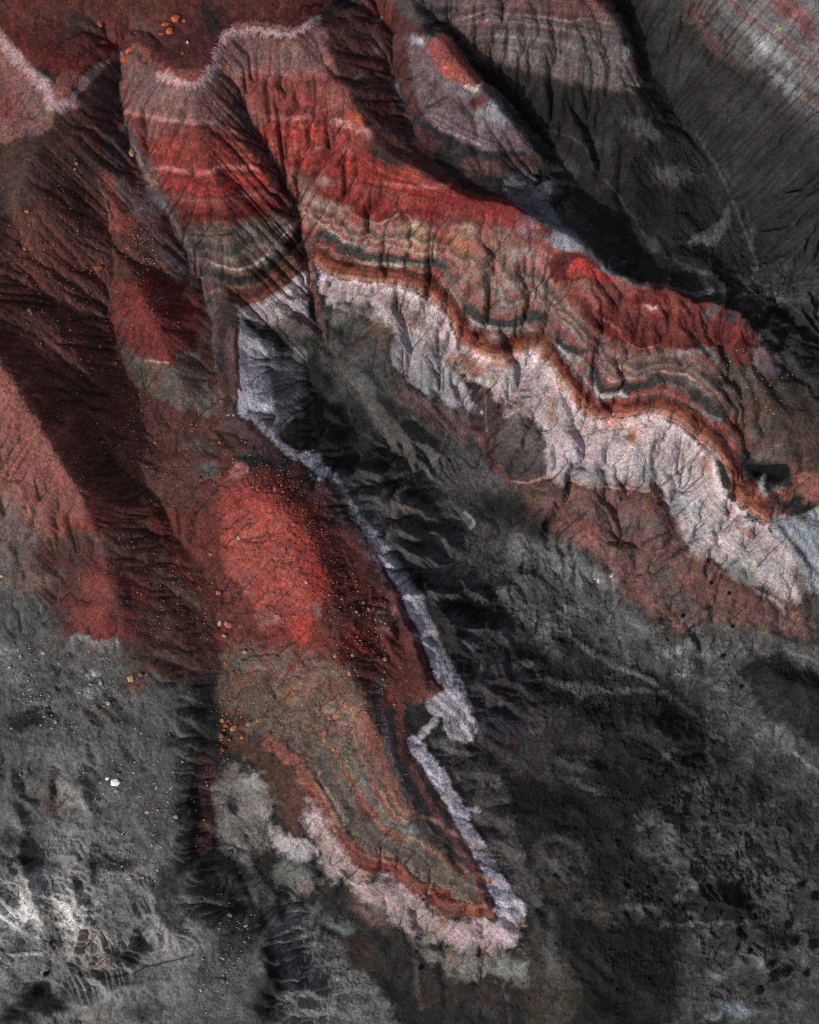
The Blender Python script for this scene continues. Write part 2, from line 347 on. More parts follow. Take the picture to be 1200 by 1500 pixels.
def stroke(pts, wd, col, a=1.0, soft=None, rag=1.0, patch=0.35, n=4, cut=0.0):
    if wd < 6 and rag == 1.0: rag = 0.4
    P = catmull(pts, n); soft = wd if soft is None else soft
    W = window(P, 3 * wd + soft + 22)
    if ALB[W].size == 0: return
    X, Y = coords(W, rag); d, wv = seg_dist(X, Y, P)
    ww = wd if wv is None else wd * wv
    m_ = a * (1 - sstep(-soft * .5, soft * .5, d - ww))
    if cut: H[W] -= cut * m_
    blend(W, m_, col, patch)
def poly(pts, col, a=1.0, soft=12, rag=1.0, patch=0.6, n=3):
    if rag > .3: soft = max(soft * 1.4, 14); patch = max(patch, .6)
    P = catmull(pts, n, True); W = window(P, soft + 26)
    if ALB[W].size == 0: return
    X, Y = coords(W, rag); Q = np.vstack([P, P[:1]]); d, _ = seg_dist(X, Y, Q)
    ins = np.zeros(X.shape, bool)
    for p, q in zip(Q[:-1], Q[1:]):
        if p[1] == q[1]: continue
        c = ((p[1] > Y) != (q[1] > Y)) & (X < (q[0] - p[0]) * (Y - p[1]) / (q[1] - p[1]) + p[0]); ins ^= c
    sd = np.where(ins, -d, d)
    blend(W, a * (1 - sstep(-soft * .5, soft * .5, sd)), col, patch)
def spot(x, y, rx, ry, col, a=1.0, ang=0, rag=1.0, patch=0.45):
    r = max(rx, ry) * 1.7; W = window(np.array([[x - r, y - r], [x + r, y + r]], float), 24)
    if ALB[W].size == 0: return
    X, Y = coords(W, rag); c, s = math.cos(math.radians(ang)), math.sin(math.radians(ang))
    u = ((X - x) * c + (Y - y) * s) / rx; v = (-(X - x) * s + (Y - y) * c) / ry
    blend(W, min(1, a * 1.25) * np.exp(-(u * u + v * v) * 1.2), col, patch)

BEDROW = [(385,478),(430,466),(480,446),(560,476),(640,526),(690,563),(740,610),(792,645),(800,700),(880,712),(958,714),(985,748),(1002,800),(1100,852),(1172,886)]
RIM = [(-20,40),(38,96),(76,148),(100,148),(128,118),(175,84),(235,114),(300,119),(312,98),(334,52),(380,44),(430,53),(464,30)]
FLANK = [(352,480),(356,590),(400,645),(480,690),(545,790),(600,880),(640,970),(672,1050)]
NOSE = [(396,1256),(460,1262),(540,1318),(600,1362),(660,1392),(724,1396),(765,1345)]
FOOT = [(745,708),(860,716),(960,722),(1002,806),(1100,866),(1170,895)]
LEFTC = [(-40,480),(0,534),(60,610),(112,704),(150,770)]
DOMER = [(330,720),(420,725),(470,800),(482,880),(470,930)]
FLANK2 = [(606,1090),(640,1120),(680,1180),(720,1255),(755,1320)]
PALE = [(960,20),(1040,90),(1120,160),(1200,230)]
#PAINT_BEGIN
# --- grey floor, mid tones
poly([(730,780),(830,800),(1000,930),(1280,960),(1280,1180),(1100,1120),(1000,1010),(860,985),(770,920)], (89,89,89), .9, 40, patch=.3)
poly([(-90,800),(100,860),(260,960),(285,1050),(275,1250),(345,1300),(410,1400),(425,1600),(-90,1600)], (92,92,92), 1, 40)
poly([(-90,1190),(60,1200),(150,1180),(200,1250),(260,1300),(290,1390),(260,1500),(180,1600),(-90,1600)], (122,122,122), .8, 50, patch=.3)
poly([(420,1320),(480,1370),(560,1450),(600,1600),(430,1600),(420,1450)], (122,122,122), 1, 20, patch=.3)
poly([(740,1100),(900,1120),(1000,1180),(1000,1300),(980,1500),(860,1560),(820,1350)], (37,37,37), .8, 40, patch=.1)
poly([(960,1180),(1100,1100),(1280,1120),(1280,1340),(1160,1370),(1000,1300)], (75,75,75), .8, 40, patch=.4)
# --- left hillside and basin
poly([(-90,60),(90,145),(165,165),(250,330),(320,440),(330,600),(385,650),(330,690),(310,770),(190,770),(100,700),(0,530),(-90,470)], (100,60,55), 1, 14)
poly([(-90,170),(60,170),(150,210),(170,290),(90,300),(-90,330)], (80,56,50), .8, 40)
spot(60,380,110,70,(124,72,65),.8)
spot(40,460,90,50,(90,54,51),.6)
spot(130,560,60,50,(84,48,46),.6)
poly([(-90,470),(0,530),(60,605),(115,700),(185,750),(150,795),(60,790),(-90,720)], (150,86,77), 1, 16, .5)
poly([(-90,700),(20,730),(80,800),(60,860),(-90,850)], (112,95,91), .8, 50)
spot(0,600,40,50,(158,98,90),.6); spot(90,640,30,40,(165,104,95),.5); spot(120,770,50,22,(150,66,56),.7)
poly([(60,790),(160,770),(330,760),(330,900),(330,990),(240,1000),(180,960),(110,950),(60,880)], (92,58,54), .8, 30, patch=.2)
# --- caps beyond the rim
poly([(-90,-90),(560,-90),(545,0),(500,-10),(467,22),(462,30),(430,45),(400,38),(375,32),(340,38),(325,55),(314,75),(308,92),(300,112),(270,115),(245,105),(225,90),(210,80),(195,68),(175,72),(160,85),(135,95),(128,115),(108,128),(90,142),(78,140),(80,118),(68,100),(45,88),(20,65),(0,42),(-90,0)], (112,54,51), 1, 3, -1)
stroke([(10,40),(60,85),(120,98),(160,75)],16,(132,50,47),.7,24); spot(120,35,40,26,(80,52,50),.8); spot(60,20,40,20,(122,74,70),.5)
spot(265,75,40,34,(92,46,44),.7); spot(200,40,30,30,(105,66,62),.6); spot(310,30,22,40,(62,44,46),.8); spot(390,15,40,18,(124,62,56),.7); spot(440,20,26,16,(112,50,47),.6)
poly([(78,140),(80,116),(95,104),(118,108),(108,128),(90,145)],(142,84,76),.9,6,-1)
stroke([(198,72),(228,94),(250,108),(296,109)],6,(158,86,72),.8,8,-1); stroke([(340,37),(375,33),(400,39),(430,44),(460,30)],2,(200,120,105),.7,4,-1)
# --- pale frayed rim and the slope under it
poly([(-90,20),(0,48),(40,92),(78,145),(70,185),(20,200),(-90,230)],(146,96,93),1,14)
spot(10,150,30,28,(150,80,76),.6); spot(60,140,24,26,(120,88,90),.5)
stroke([(-40,26),(0,56),(36,98),(66,126),(76,152),(100,152),(126,128),(142,106)],9,(196,156,160),.9,20,-1)
poly([(105,145),(130,120),(170,85),(185,150),(180,180),(140,165)],(96,72,72),1,14)
stroke([(120,122),(136,100),(168,84)],6,(165,128,126),.7,10)
poly([(175,85),(200,78),(240,108),(310,118),(345,135),(400,230),(440,320),(452,400),(380,450),(320,430),(285,370),(240,300),(215,230),(180,165)],(128,74,70),1,10)
poly([(175,85),(205,80),(240,112),(310,118),(340,150),(330,178),(250,180),(190,165)],(124,92,90),.9,44)
poly([(188,172),(250,184),(310,184),(350,200),(390,250),(415,310),(350,322),(268,330),(235,290),(212,235)],(150,62,56),.95,36)
spot(225,195,26,18,(140,88,84),.6); spot(215,240,22,30,(128,66,60),.7)
stroke([(186,166),(215,172),(260,178),(310,182),(345,196)],4,(172,112,106),.8,8)
stroke([(225,214),(260,218),(310,216),(350,222)],8,(168,70,60),.7,10)
stroke([(232,247),(262,250),(292,256),(325,245),(372,250)],4,(188,106,96),.7,6)
stroke([(242,268),(290,276),(340,268),(385,268)],7,(165,58,50),.8,10)
stroke([(250,290),(290,294),(330,290),(392,282)],2,(180,90,80),.6,5)
stroke([(258,308),(300,310),(345,306),(405,300)],10,(132,48,43),.9,10)
poly([(266,332),(310,325),(355,318),(425,312),(445,350),(452,395),(400,425),(340,432),(312,425),(285,375)],(106,86,77),1,22)
spot(365,330,22,14,(110,104,99),.7); spot(320,360,30,14,(106,92,82),.6)
stroke([(275,342),(310,346),(340,340)],1.5,(45,38,36),.8,4)
stroke([(298,383),(330,392),(360,392),(386,380),(414,346),(437,325)],2.4,(158,132,122),.8,4,.5,.6)
stroke([(305,402),(345,410),(385,402),(420,372),(440,345)],8,(54,50,48),.9,8)
stroke([(312,425),(350,431),(386,420),(420,392),(450,372)],8,(120,66,54),.95,8)
stroke([(322,440),(352,448),(386,436),(424,406),(452,388)],4,(140,84,70),.8,6)
# --- second red spur up to the main crest
poly([(345,135),(312,95),(332,50),(380,42),(430,52),(465,25),(482,70),(500,120),(525,165),(550,205),(600,240),(680,270),(745,302),(800,345),(850,372),(900,405),(1000,430),(1090,462),(1132,540),(1075,660),(950,595),(860,590),(800,520),(690,510),(660,450),(560,405),(455,370),(440,320),(400,230)],(148,80,72),1,8)
poly([(318,95),(335,52),(380,44),(430,54),(464,28),(478,70),(480,105),(420,115),(370,110),(345,130)],(130,94,92),.9,44)
stroke([(312,100),(318,80),(334,50),(380,43),(430,52),(464,28)],5,(200,158,162),.95,12,-1); stroke([(235,112),(270,122),(300,119),(312,98)],6,(200,158,162),.95,13,-1)
poly([(318,110),(350,135),(400,225),(425,290),(440,320),(400,270),(350,190),(325,150)],(98,70,72),.9,12)  # dark purple paints the shadow side of the first spur
poly([(360,115),(420,112),(480,110),(515,165),(525,200),(480,240),(430,240),(405,225),(380,165)],(154,68,60),.95,40)
stroke([(372,140),(420,142),(462,140)],8,(176,72,62),.7,12); stroke([(385,172),(420,174),(455,168)],5,(182,112,104),.7,9)
stroke([(392,192),(430,196),(470,190)],9,(165,56,48),.8,12); stroke([(402,214),(440,220),(480,212)],5,(172,78,70),.7,8); stroke([(410,232),(450,236)],7,(140,50,45),.8,8)
spot(490,140,24,30,(172,90,76),.7); spot(522,166,12,10,(206,96,52),.8); spot(512,158,10,12,(190,80,56),.6)
stroke([(492,172),(520,182),(540,192)],7,(170,128,120),.7,10)
poly([(430,240),(480,225),(540,218),(560,230),(640,252),(745,302),(800,348),(745,332),(690,325),(612,315),(560,328),(522,315),(480,285)],(154,54,48),.95,30)
spot(570,225,34,17,(66,46,46),.95,20,patch=.4); spot(555,200,18,26,(66,48,46),.7)
spot(602,245,22,12,(196,84,60),.7,25); stroke([(545,265),(600,270),(660,268)],4,(172,100,94),.7,8); spot(555,300,34,18,(150,44,40),.7); spot(650,295,50,14,(150,42,38),.7,15); spot(720,315,40,12,(160,44,40),.6,30)
spot(440,265,26,14,(128,106,96),.9); spot(480,262,16,10,(150,96,88),.6)
poly([(436,255),(480,290),(520,320),(580,326),(650,326),(790,352),(812,420),(700,400),(640,380),(540,372),(462,348),(442,315)],(152,100,90),1,12)
stroke([(450,285),(490,300),(512,308)],7,(146,128,118),.7,12)
stroke([(508,304),(526,318),(550,327),(570,323),(584,314)],2.2,(176,138,118),.8,4,.5,.6)
stroke([(445,310),(470,325),(500,350),(532,364)],2.2,(158,136,124),.8,4,.5,.6)
poly([(590,322),(620,330),(640,372),(600,378),(590,350)],(186,132,110),.8,16); spot(648,345,16,26,(176,92,66),.7); spot(680,362,26,20,(186,112,76),.7); spot(600,332,16,10,(190,140,110),.6)
spot(690,335,24,14,(150,128,112),.6); spot(740,345,30,18,(140,96,92),.6); spot(770,372,40,16,(150,140,140),.5)
stroke([(470,340),(510,366),(560,380),(630,386),(655,392)],8,(78,76,73),.95,8)
stroke([(520,384),(570,388),(625,390)],4,(150,140,130),.7,5)
stroke([(455,350),(490,372),(540,390),(600,397),(650,412)],4,(156,92,78),.7,6)
# --- flank between the white band and the crest, right part
poly([(660,400),(760,400),(820,420),(860,470),(870,540),(850,580),(800,515),(700,500),(665,440)],(136,98,92),1,20)
spot(690,420,20,20,(120,66,58),.5); spot(730,440,30,18,(104,90,82),.7); spot(770,420,26,16,(150,110,104),.6)
stroke([(690,455),(710,466),(745,472),(790,462)],9,(70,70,68),.95,10); stroke([(690,470),(715,478),(750,480)],3,(160,155,150),.8,4)
spot(820,450,26,20,(150,110,100),.6); spot(860,500,22,26,(112,86,80),.6); spot(850,420,40,18,(160,96,84),.6,20)
poly([(806,395),(806,375),(822,364),(850,369),(878,393),(850,408),(815,410)],(112,42,42),1,6)
poly([(832,396),(848,376),(872,394),(905,412),(880,411),(850,402),(838,408)],(226,66,50),1,4,.5); spot(858,392,10,6,(240,84,64),.6)
poly([(876,452),(912,432),(1000,434),(1088,470),(1104,520),(1078,552),(1030,522),(960,506),(930,512),(884,484)],(120,50,47),1,10)
spot(960,450,50,12,(150,74,68),.7); spot(955,445,6,4,(190,170,165),.8); spot(920,492,40,14,(120,44,42),.6); spot(1060,500,24,20,(120,44,42),.7); spot(1075,480,14,12,(150,52,48),.6)
stroke([(875,460),(905,478),(915,498),(935,510),(965,505)],1.6,(180,110,100),.7,4); spot(1035,460,8,16,(90,80,82),.8)
poly([(882,490),(930,514),(1000,510),(1040,530),(1060,570),(1050,600),(960,560),(890,570),(872,545)],(124,92,86),1,12)
stroke([(1000,515),(1035,512),(1052,528)],6,(140,134,132),.7,10); spot(915,535,16,12,(160,120,104),.7)
stroke([(818,498),(832,508),(850,515),(862,512)],5,(62,62,60),.9,6); stroke([(816,504),(828,517),(852,526)],4.5,(150,146,148),.85,8,.6,.6)
stroke([(876,545),(884,566),(905,568),(935,562),(962,552)],7,(58,56,54),.95,6); stroke([(868,540),(874,565),(888,577),(915,575)],4.5,(152,140,140),.85,8,.6,.6)
stroke([(966,552),(1000,560),(1020,578)],7,(88,82,78),.9,8); stroke([(1015,582),(1035,592),(1058,608)],11,(66,64,62),.95,10); stroke([(1010,592),(1030,605),(1055,615)],4,(130,128,130),.7,6)
stroke([(893,552),(912,555),(932,551)],1.7,(176,130,118),.8,4,.5,.5); stroke([(973,544),(990,548),(1020,555)],1.7,(168,130,120),.8,4,.5,.5)
poly([(1055,530),(1110,540),(1200,570),(1280,640),(1280,720),(1180,700),(1090,660),(1065,600)],(88,72,65),1,20); spot(1150,580,36,24,(66,60,54),.8,30); spot(1100,640,34,18,(110,86,80),.6); spot(1125,655,18,12,(120,94,92),.7); spot(1180,640,26,20,(110,84,74),.6)
stroke([(1100,520),(1130,540),(1180,590),(1230,640)],10,(48,46,44),.6,20); spot(1130,535,14,12,(110,108,116),.8)
# --- orange bed above the white band
ob=[(465,374),(490,391),(530,400),(580,405),(620,414),(650,440),(668,466),(678,490),(700,506),(725,512),(760,505),(792,498),(812,528),(838,560),(856,585),(872,600),(920,598),(960,592),(1002,606),(1032,630),(1060,660),(1076,690),(1088,722),(1112,742),(1138,764),(1180,812)]
wb=[(470,400),(500,408),(560,418),(620,432),(650,460),(664,496),(690,514),(740,522),(790,514),(812,545),(840,585),(866,614),(920,612),(958,606),(995,620),(1025,645),(1050,680),(1066,715),(1090,745),(1120,770),(1160,812),(1190,845)]
poly(wb+[(1172,886),(1100,852),(1002,800),(985,745),(958,714),(880,712),(800,700),(792,640),(762,602),(736,610),(712,568),(690,562),(640,525),(560,475),(480,445)],(192,176,179),1,14)
stroke(ob,9,(150,82,60),.95,9,patch=.3,cut=-.3)
stroke([(x,y-9) for x,y in ob[:5]],3,(120,56,46),.7,4); stroke([(x+5,y-8) for x,y in ob[4:]],6,(122,66,58),.7,10,patch=.3)
stroke([(x-2,y+9) for x,y in ob],3.5,(176,116,96),.8,6); stroke([(x-3,y+15) for x,y in ob],1.5,(200,146,132),.7,3)
spot(800,520,16,16,(150,84,62),.7); spot(850,585,20,12,(172,98,62),.6); spot(925,600,20,8,(180,100,60),.6); spot(705,505,18,9,(176,104,52),.6); spot(760,500,14,8,(170,92,50),.6); spot(1085,640,18,30,(126,70,60),.7,-30); spot(1100,720,26,22,(150,88,72),.8)
spot(670,500,14,26,(176,92,66),.6,30)
poly([(325,445),(352,452),(388,442),(452,402),(456,440),(454,472),(430,464),(396,480),(360,466)],(178,165,170),1,9)
poly([(352,470),(390,480),(440,500),(470,500),(455,470),(425,462),(390,472)],(128,116,112),.8,14,patch=.3)
poly([(470,404),(520,412),(560,426),(650,470),(672,520),(640,520),(560,472),(480,444)],(190,168,174),.8,8)
spot(500,468,26,18,(112,114,110),.9); spot(555,485,30,16,(116,92,80),.8,patch=.4); spot(520,480,22,14,(92,92,88),.8,patch=.3); spot(640,505,16,10,(150,112,96),.6); spot(660,535,14,20,(172,110,84),.7,patch=.3); spot(690,540,30,12,(182,140,120),.7)
spot(600,525,22,30,(150,138,140),.7,-30); spot(650,545,30,14,(120,120,116),.6,patch=.3)
spot(730,545,16,14,(200,160,140),.5); spot(780,560,34,34,(190,166,170),.6); spot(860,650,44,34,(200,174,182),.7); spot(830,680,30,20,(202,186,196),.6); spot(930,630,22,12,(206,176,172),.6); spot(928,640,8,12,(176,124,84),.7); spot(960,675,50,26,(186,170,172),.6); spot(1050,790,50,36,(190,172,172),.5); spot(1020,770,26,24,(150,158,162),.5); spot(1095,825,30,22,(180,182,182),.5)
stroke([(960,645),(950,680),(958,712)],4,(128,112,108),.7,8); stroke([(985,640),(970,670),(960,712)],2,(120,96,90),.5,5); stroke([(1040,640),(1010,680),(960,720)],2.5,(110,84,80),.7,5); stroke([(1050,650),(1030,672),(1012,688)],5,(130,98,86),.6,8)
stroke([(870,600),(855,625),(852,642),(880,632),(930,628)],1.3,(170,110,95),.7,3); spot(806,600,12,26,(168,130,116),.7,patch=.4)
poly([(1128,770),(1150,760),(1200,745),(1280,800),(1280,900),(1200,880),(1180,845)],(150,154,164),1,14); stroke([(1130,745),(1145,780),(1180,820),(1210,855)],4,(70,66,70),.7,9); stroke([(1165,735),(1190,790),(1210,830)],3,(60,58,62),.5,7); spot(1175,755,12,9,(92,84,70),.7)
poly([(1160,700),(1200,690),(1280,700),(1280,740),(1180,735)],(146,92,78),.9,14)
spot(1150,720,26,14,(150,92,74),.7); poly([(1093,690),(1104,679),(1125,682),(1150,678),(1156,695),(1140,706),(1118,703)],(20,24,27),1,5,.2); spot(1118,712,7,10,(170,180,188),.8); spot(1138,712,10,8,(130,135,125),.7)
spot(1170,850,18,24,(112,104,96),.7,-30); spot(1105,830,9,14,(196,190,160),.7,patch=.4)
# --- foot of the white band
poly([(575,545),(620,585),(688,608),(718,645),(700,662),(640,628),(585,598)],(104,84,84),1,18,patch=.2); stroke([(585,560),(640,605),(690,640),(712,650)],5,(130,98,94),.6,12)
poly([(575,495),(600,492),(640,520),(690,585),(684,602),(640,588),(598,560),(575,530)],(158,152,156),.9,12); stroke([(600,530),(640,575),(690,600)],7,(172,168,176),.7,10)
poly([(690,592),(704,575),(712,567),(738,604),(716,642),(694,632)],(78,60,62),1,5); stroke([(711,575),(712,600),(713,632)],1.0,(150,140,140),.6,3); spot(703,608,3,4,(190,185,180),.8)  # dark triangle paints the shade inside the gully notch
stroke([(692,625),(712,643),(716,650)],4,(130,66,60),.6,8,1.001)
poly([(722,650),(742,620),(765,605),(795,640),(800,700),(760,704),(730,690)],(88,76,77),1,12); spot(775,650,16,26,(120,112,110),.5)
stroke([(712,655),(722,680),(748,702)],9,(104,56,53),.8,16,1.001)
poly([(742,706),(800,706),(880,716),(960,720),(990,762),(1002,804),(1100,862),(1168,894),(1210,935),(1100,925),(1000,925),(900,850),(840,790),(765,752)],(126,88,82),1,60)
stroke([(750,704),(775,706),(800,700),(860,712),(950,718)],2,(190,140,128),.8,4)
spot(800,740,36,18,(138,90,82),.6); spot(860,770,30,20,(140,76,70),.6,30); spot(920,770,36,22,(112,90,86),.6); spot(960,760,16,14,(110,100,98),.5); spot(980,795,18,8,(70,60,58),.7,-40); spot(1010,840,30,20,(130,86,80),.7); spot(1090,880,50,18,(140,94,86),.7,25); stroke([(995,805),(1030,825),(1080,850),(1120,870)],2,(160,96,90),.7,4); stroke([(1110,868),(1135,880),(1155,900)],3,(170,150,145),.7,5,patch=.4)
stroke([(925,770),(905,800),(900,830)],2,(70,56,54),.6,5); stroke([(860,745),(845,765)],2.5,(66,62,62),.7,5); stroke([(985,775),(955,790),(940,800)],3.5,(66,54,58),.7,6); stroke([(1000,805),(975,822),(960,830)],3,(66,56,58),.7,6)
spot(1000,885,60,24,(92,84,82),.6,30); spot(960,840,22,14,(110,88,80),.6)
poly([(1170,860),(1215,880),(1280,920),(1280,1000),(1190,940)],(74,66,62),.8,20)
# --- dark hollow with its pale lobes
poly([(395,485),(440,500),(475,490),(540,500),(580,545),(590,600),(640,630),(700,665),(735,695),(760,750),(700,790),(640,740),(560,650),(500,560),(440,520)],(84,82,81),1,24)
spot(545,505,36,16,(88,76,76),.8); spot(545,545,40,26,(84,84,84),.7); spot(600,610,30,20,(72,72,72),.6); spot(455,528,20,14,(46,44,44),.7); spot(470,500,30,12,(76,68,62),.6); spot(500,580,24,30,(70,68,68),.6)
stroke([(452,372),(456,410),(466,460),(474,490)],5,(110,72,68),.9,9)
stroke([(475,495),(510,555),(545,600),(570,650),(578,690)],2,(98,96,95),.8,5); stroke([(510,560),(520,620),(570,665)],2,(84,84,84),.6,6); stroke([(655,635),(640,665),(620,705)],2,(120,118,118),.7,5); stroke([(580,690),(610,705),(640,730),(660,755)],5,(86,86,86),.6,12,patch=.4); spot(655,735,16,12,(92,92,92),.8); spot(680,765,14,9,(100,100,100),.8,35); stroke([(680,750),(695,765),(690,775)],2,(150,150,148),.8,4)
stroke([(600,605),(645,650)],2,(96,96,96),.5,6); stroke([(690,715),(735,695)],1.5,(86,84,84),.6,4)
# --- pale scarp of the inner crest, bluish skylight painted into its white
poly([(308,420),(330,440),(352,470),(354,600),(380,640),(350,640),(328,608),(318,520)],(84,64,64),.9,22,1)
stroke([(312,425),(316,480),(320,560),(322,600)],2.5,(112,106,107),.5,6,.7,.6); stroke([(325,445),(328,520),(330,600)],5,(58,46,48),.7,9,.7,.6); stroke([(338,455),(340,530),(344,600)],2.5,(122,94,90),.5,6,.7,.6)
poly([(350,470),(362,472),(400,508),(420,540),(440,580),(445,612),(420,618),(400,640),(368,606),(355,596),(352,530)],(124,124,130),1,7)
poly([(350,468),(360,473),(392,512),(388,530),(396,568),(402,600),(368,604),(354,592),(352,530)],(200,198,210),1,9,.7)
spot(430,560,20,40,(128,128,132),.6,-20,patch=.3); spot(440,525,16,10,(150,150,152),.6)
poly([(372,615),(384,620),(404,645),(392,650)],(176,176,192),1,5); poly([(425,655),(448,662),(475,672),(492,700),(470,704),(450,688),(430,672)],(176,176,190),1,5); stroke([(402,650),(425,668)],3,(150,150,160),.8,5)
poly([(496,738),(520,736),(543,748),(520,760),(505,752)],(176,176,188),1,5)
poly([(360,612),(400,650),(470,710),(520,765),(575,835),(560,850),(500,780),(440,720),(380,665),(345,640)],(84,58,60),1,10)
stroke([(470,720),(500,745),(530,790)],5,(96,70,80),.7,10); spot(480,708,22,6,(70,52,54),.7,30)
poly([(480,700),(540,690),(620,740),(700,800),(720,850),(660,860),(600,840),(560,830),(520,770)],(84,82,84),1,20); spot(585,755,18,14,(110,92,86),.7); spot(545,775,26,16,(92,92,98),.6,patch=.3)
fl=[(515,755),(545,775),(580,812),(612,862),(640,925),(668,985),(690,1030),(704,1062),(680,1080),(655,1062),(640,1030),(626,985),(603,925),(578,865),(550,825),(525,790)]
poly(fl,(140,134,146),1,10,.35); stroke([(560,822),(590,852),(612,905),(636,965),(655,1010),(672,1045)],9,(198,192,206),.95,14,.7)
stroke([(500,760),(540,815),(575,868),(600,930),(628,1000)],6,(104,74,84),.9,8)
stroke([(485,760),(530,830),(572,900),(600,960),(612,985)],4,(52,40,42),.8,6)
for (x,y,r1) in ((615,828,22),(640,875,26),(665,905,22),(690,940,26),(655,790,26),(720,980,24),(700,870,24),(740,930,26),(760,985,26)):
    spot(x,y,r1,r1*.6,(84,84,88),.7,25)
for (x,y) in ((722,838),(745,862),(775,880),(700,800),(760,930),(708,1005),(690,925)):
    spot(x,y,16,12,(96,94,92),.6,40,patch=.4)
for (x0,y0) in ((590,822),(606,850),(618,880),(628,905),(640,935),(652,960),(664,985)):
    stroke([(x0-14,y0-6),(x0+12,y0+4),(x0+44,y0+12)],1.2,(58,54,60),.7,3)
poly([(690,1000),(760,1000),(860,1080),(850,1140),(760,1140),(700,1100)],(66,62,66),.9,24); spot(735,1050,30,24,(66,68,78),.7); spot(760,1090,20,16,(84,62,64),.6)
# --- stony dome
poly([(305,690),(345,680),(430,715),(500,780),(560,860),(610,950),(625,1000),(560,1040),(480,1000),(330,980),(318,880),(308,800)],(112,56,52),1,40)
poly([(332,700),(352,704),(400,716),(440,745),(470,800),(482,860),(470,925),(440,955),(405,935),(372,890),(335,850),(322,790),(322,740)],(176,66,57),.9,60)
poly([(335,730),(400,735),(445,780),(470,850),(450,905),(400,890),(345,850),(330,790)],(194,80,70),.85,60)
spot(385,800,40,40,(200,92,78),.7); spot(360,850,26,40,(180,96,86),.5); spot(440,790,16,44,(176,56,46),.7,-15); spot(350,735,26,18,(150,50,42),.7); spot(465,840,12,30,(180,54,45),.7); spot(445,918,22,22,(206,66,50),.9); spot(398,905,26,20,(150,100,92),.6)
poly([(478,800),(500,800),(560,870),(585,930),(560,985),(510,975),(480,920),(486,860)],(104,52,48),.9,22); spot(520,940,26,26,(120,40,38),.7); spot(565,905,16,26,(138,104,92),.8,-25); spot(470,890,6,16,(116,104,106),.7)  # dark red poly paints the shaded right side of the dome
poly([(225,740),(315,760),(320,850),(330,930),(290,880),(240,800)],(120,58,50),.9,22); spot(245,765,26,18,(150,66,50),.6); spot(280,880,26,18,(96,64,50),.6)
spot(310,690,24,16,(88,92,94),.6); spot(300,655,30,10,(84,84,88),.6); poly([(337,690),(350,678),(372,690),(362,702),(340,702)],(176,108,102),1,6); spot(346,688,6,5,(226,130,118),.8); spot(360,665,30,9,(96,88,90),.5)
# red tongues on the left flank
spot(152,850,40,44,(140,64,58),1); spot(140,905,44,36,(152,68,61),1); spot(172,915,34,26,(128,58,54),.8); spot(150,920,34,18,(140,58,54),.6); spot(205,870,22,18,(140,52,46),.7); spot(165,800,36,12,(82,58,58),.6)
stroke([(108,940),(140,948),(166,946)],9,(136,132,132),.95,10); spot(138,986,12,6,(186,186,196),.8,patch=.3); spot(140,1005,20,9,(150,146,156),.7,patch=.5); spot(150,1030,20,12,(108,96,86),.6)
spot(60,850,30,16,(124,98,94),.7); spot(195,1000,26,20,(112,66,60),.6); spot(245,965,36,22,(92,70,68),.6); spot(10,830,14,12,(128,124,124),.5)
# red knob
poly([(163,435),(182,413),(228,407),(265,424),(288,450),(290,485),(270,522),(250,530),(202,527),(184,502),(164,490)],(138,54,51),1,9); spot(230,440,40,20,(148,62,58),.6); spot(185,475,16,22,(108,56,56),.6,30)
poly([(202,527),(250,530),(268,512),(288,520),(308,568),(314,612),(262,602),(232,585),(206,568)],(106,92,87),1,10); spot(225,555,14,22,(120,72,56),.6); stroke([(215,530),(248,530)],1.3,(190,150,140),.8,3); spot(196,540,16,30,(84,74,72),.6,-20)
poly([(148,250),(175,258),(202,310),(198,345),(166,348),(156,300)],(148,76,70),1,12); spot(178,335,16,10,(176,86,76),.8); stroke([(142,260),(156,300),(165,340)],3,(160,110,98),.6,6,patch=.3)
poly([(138,165),(180,172),(235,265),(320,410),(310,430),(250,395),(195,320),(165,255)],(92,70,74),.95,12); spot(200,255,16,26,(110,52,52),.6,-25); spot(250,330,30,30,(84,48,50),.7,40); spot(205,370,24,22,(60,50,50),.8)
poly([(160,345),(200,350),(215,400),(180,415),(160,390)],(104,62,58),.7,12)
stroke([(175,130),(172,175),(200,225),(222,268),(262,335),(290,385)],4,(120,106,102),.6,9,patch=.4); spot(226,268,16,14,(116,92,80),.7)
stroke([(272,350),(298,420),(312,470)],2,(110,112,114),.6,5)
# --- upper right
poly([(535,-90),(600,-90),(625,60),(600,70),(612,150),(650,215),(745,290),(745,305),(680,272),(600,240),(550,206),(525,166),(482,70),(470,25),(545,0)],(88,52,52),1,8); spot(560,30,24,30,(120,56,52),.7); spot(530,90,20,30,(110,56,52),.7,30); spot(560,165,20,30,(104,52,52),.6,30); spot(560,70,14,10,(110,108,106),.6); spot(525,110,7,10,(120,110,108),.6); stroke([(545,180),(590,200),(640,255)],5,(84,58,64),.7,10); stroke([(580,120),(600,170)],4,(92,92,98),.6,8); spot(555,33,8,5,(128,124,120),.7)
poly([(596,55),(640,55),(680,90),(708,125),(742,160),(782,220),(792,262),(740,262),(700,240),(650,205),(612,150)],(112,92,98),1,8)
poly([(628,62),(648,58),(684,88),(708,128),(690,132),(650,104)],(160,86,78),1,8); spot(665,95,20,12,(186,92,78),.6,40); stroke([(680,128),(692,134),(702,126)],3,(200,180,165),.9,4); spot(612,60,10,8,(160,160,158),.9); spot(700,150,14,8,(110,58,62),.8); spot(720,168,18,12,(146,148,158),.8,20); spot(690,172,20,9,(124,112,118),.6); spot(745,200,26,14,(122,96,102),.6); spot(640,145,20,24,(92,80,84),.6)
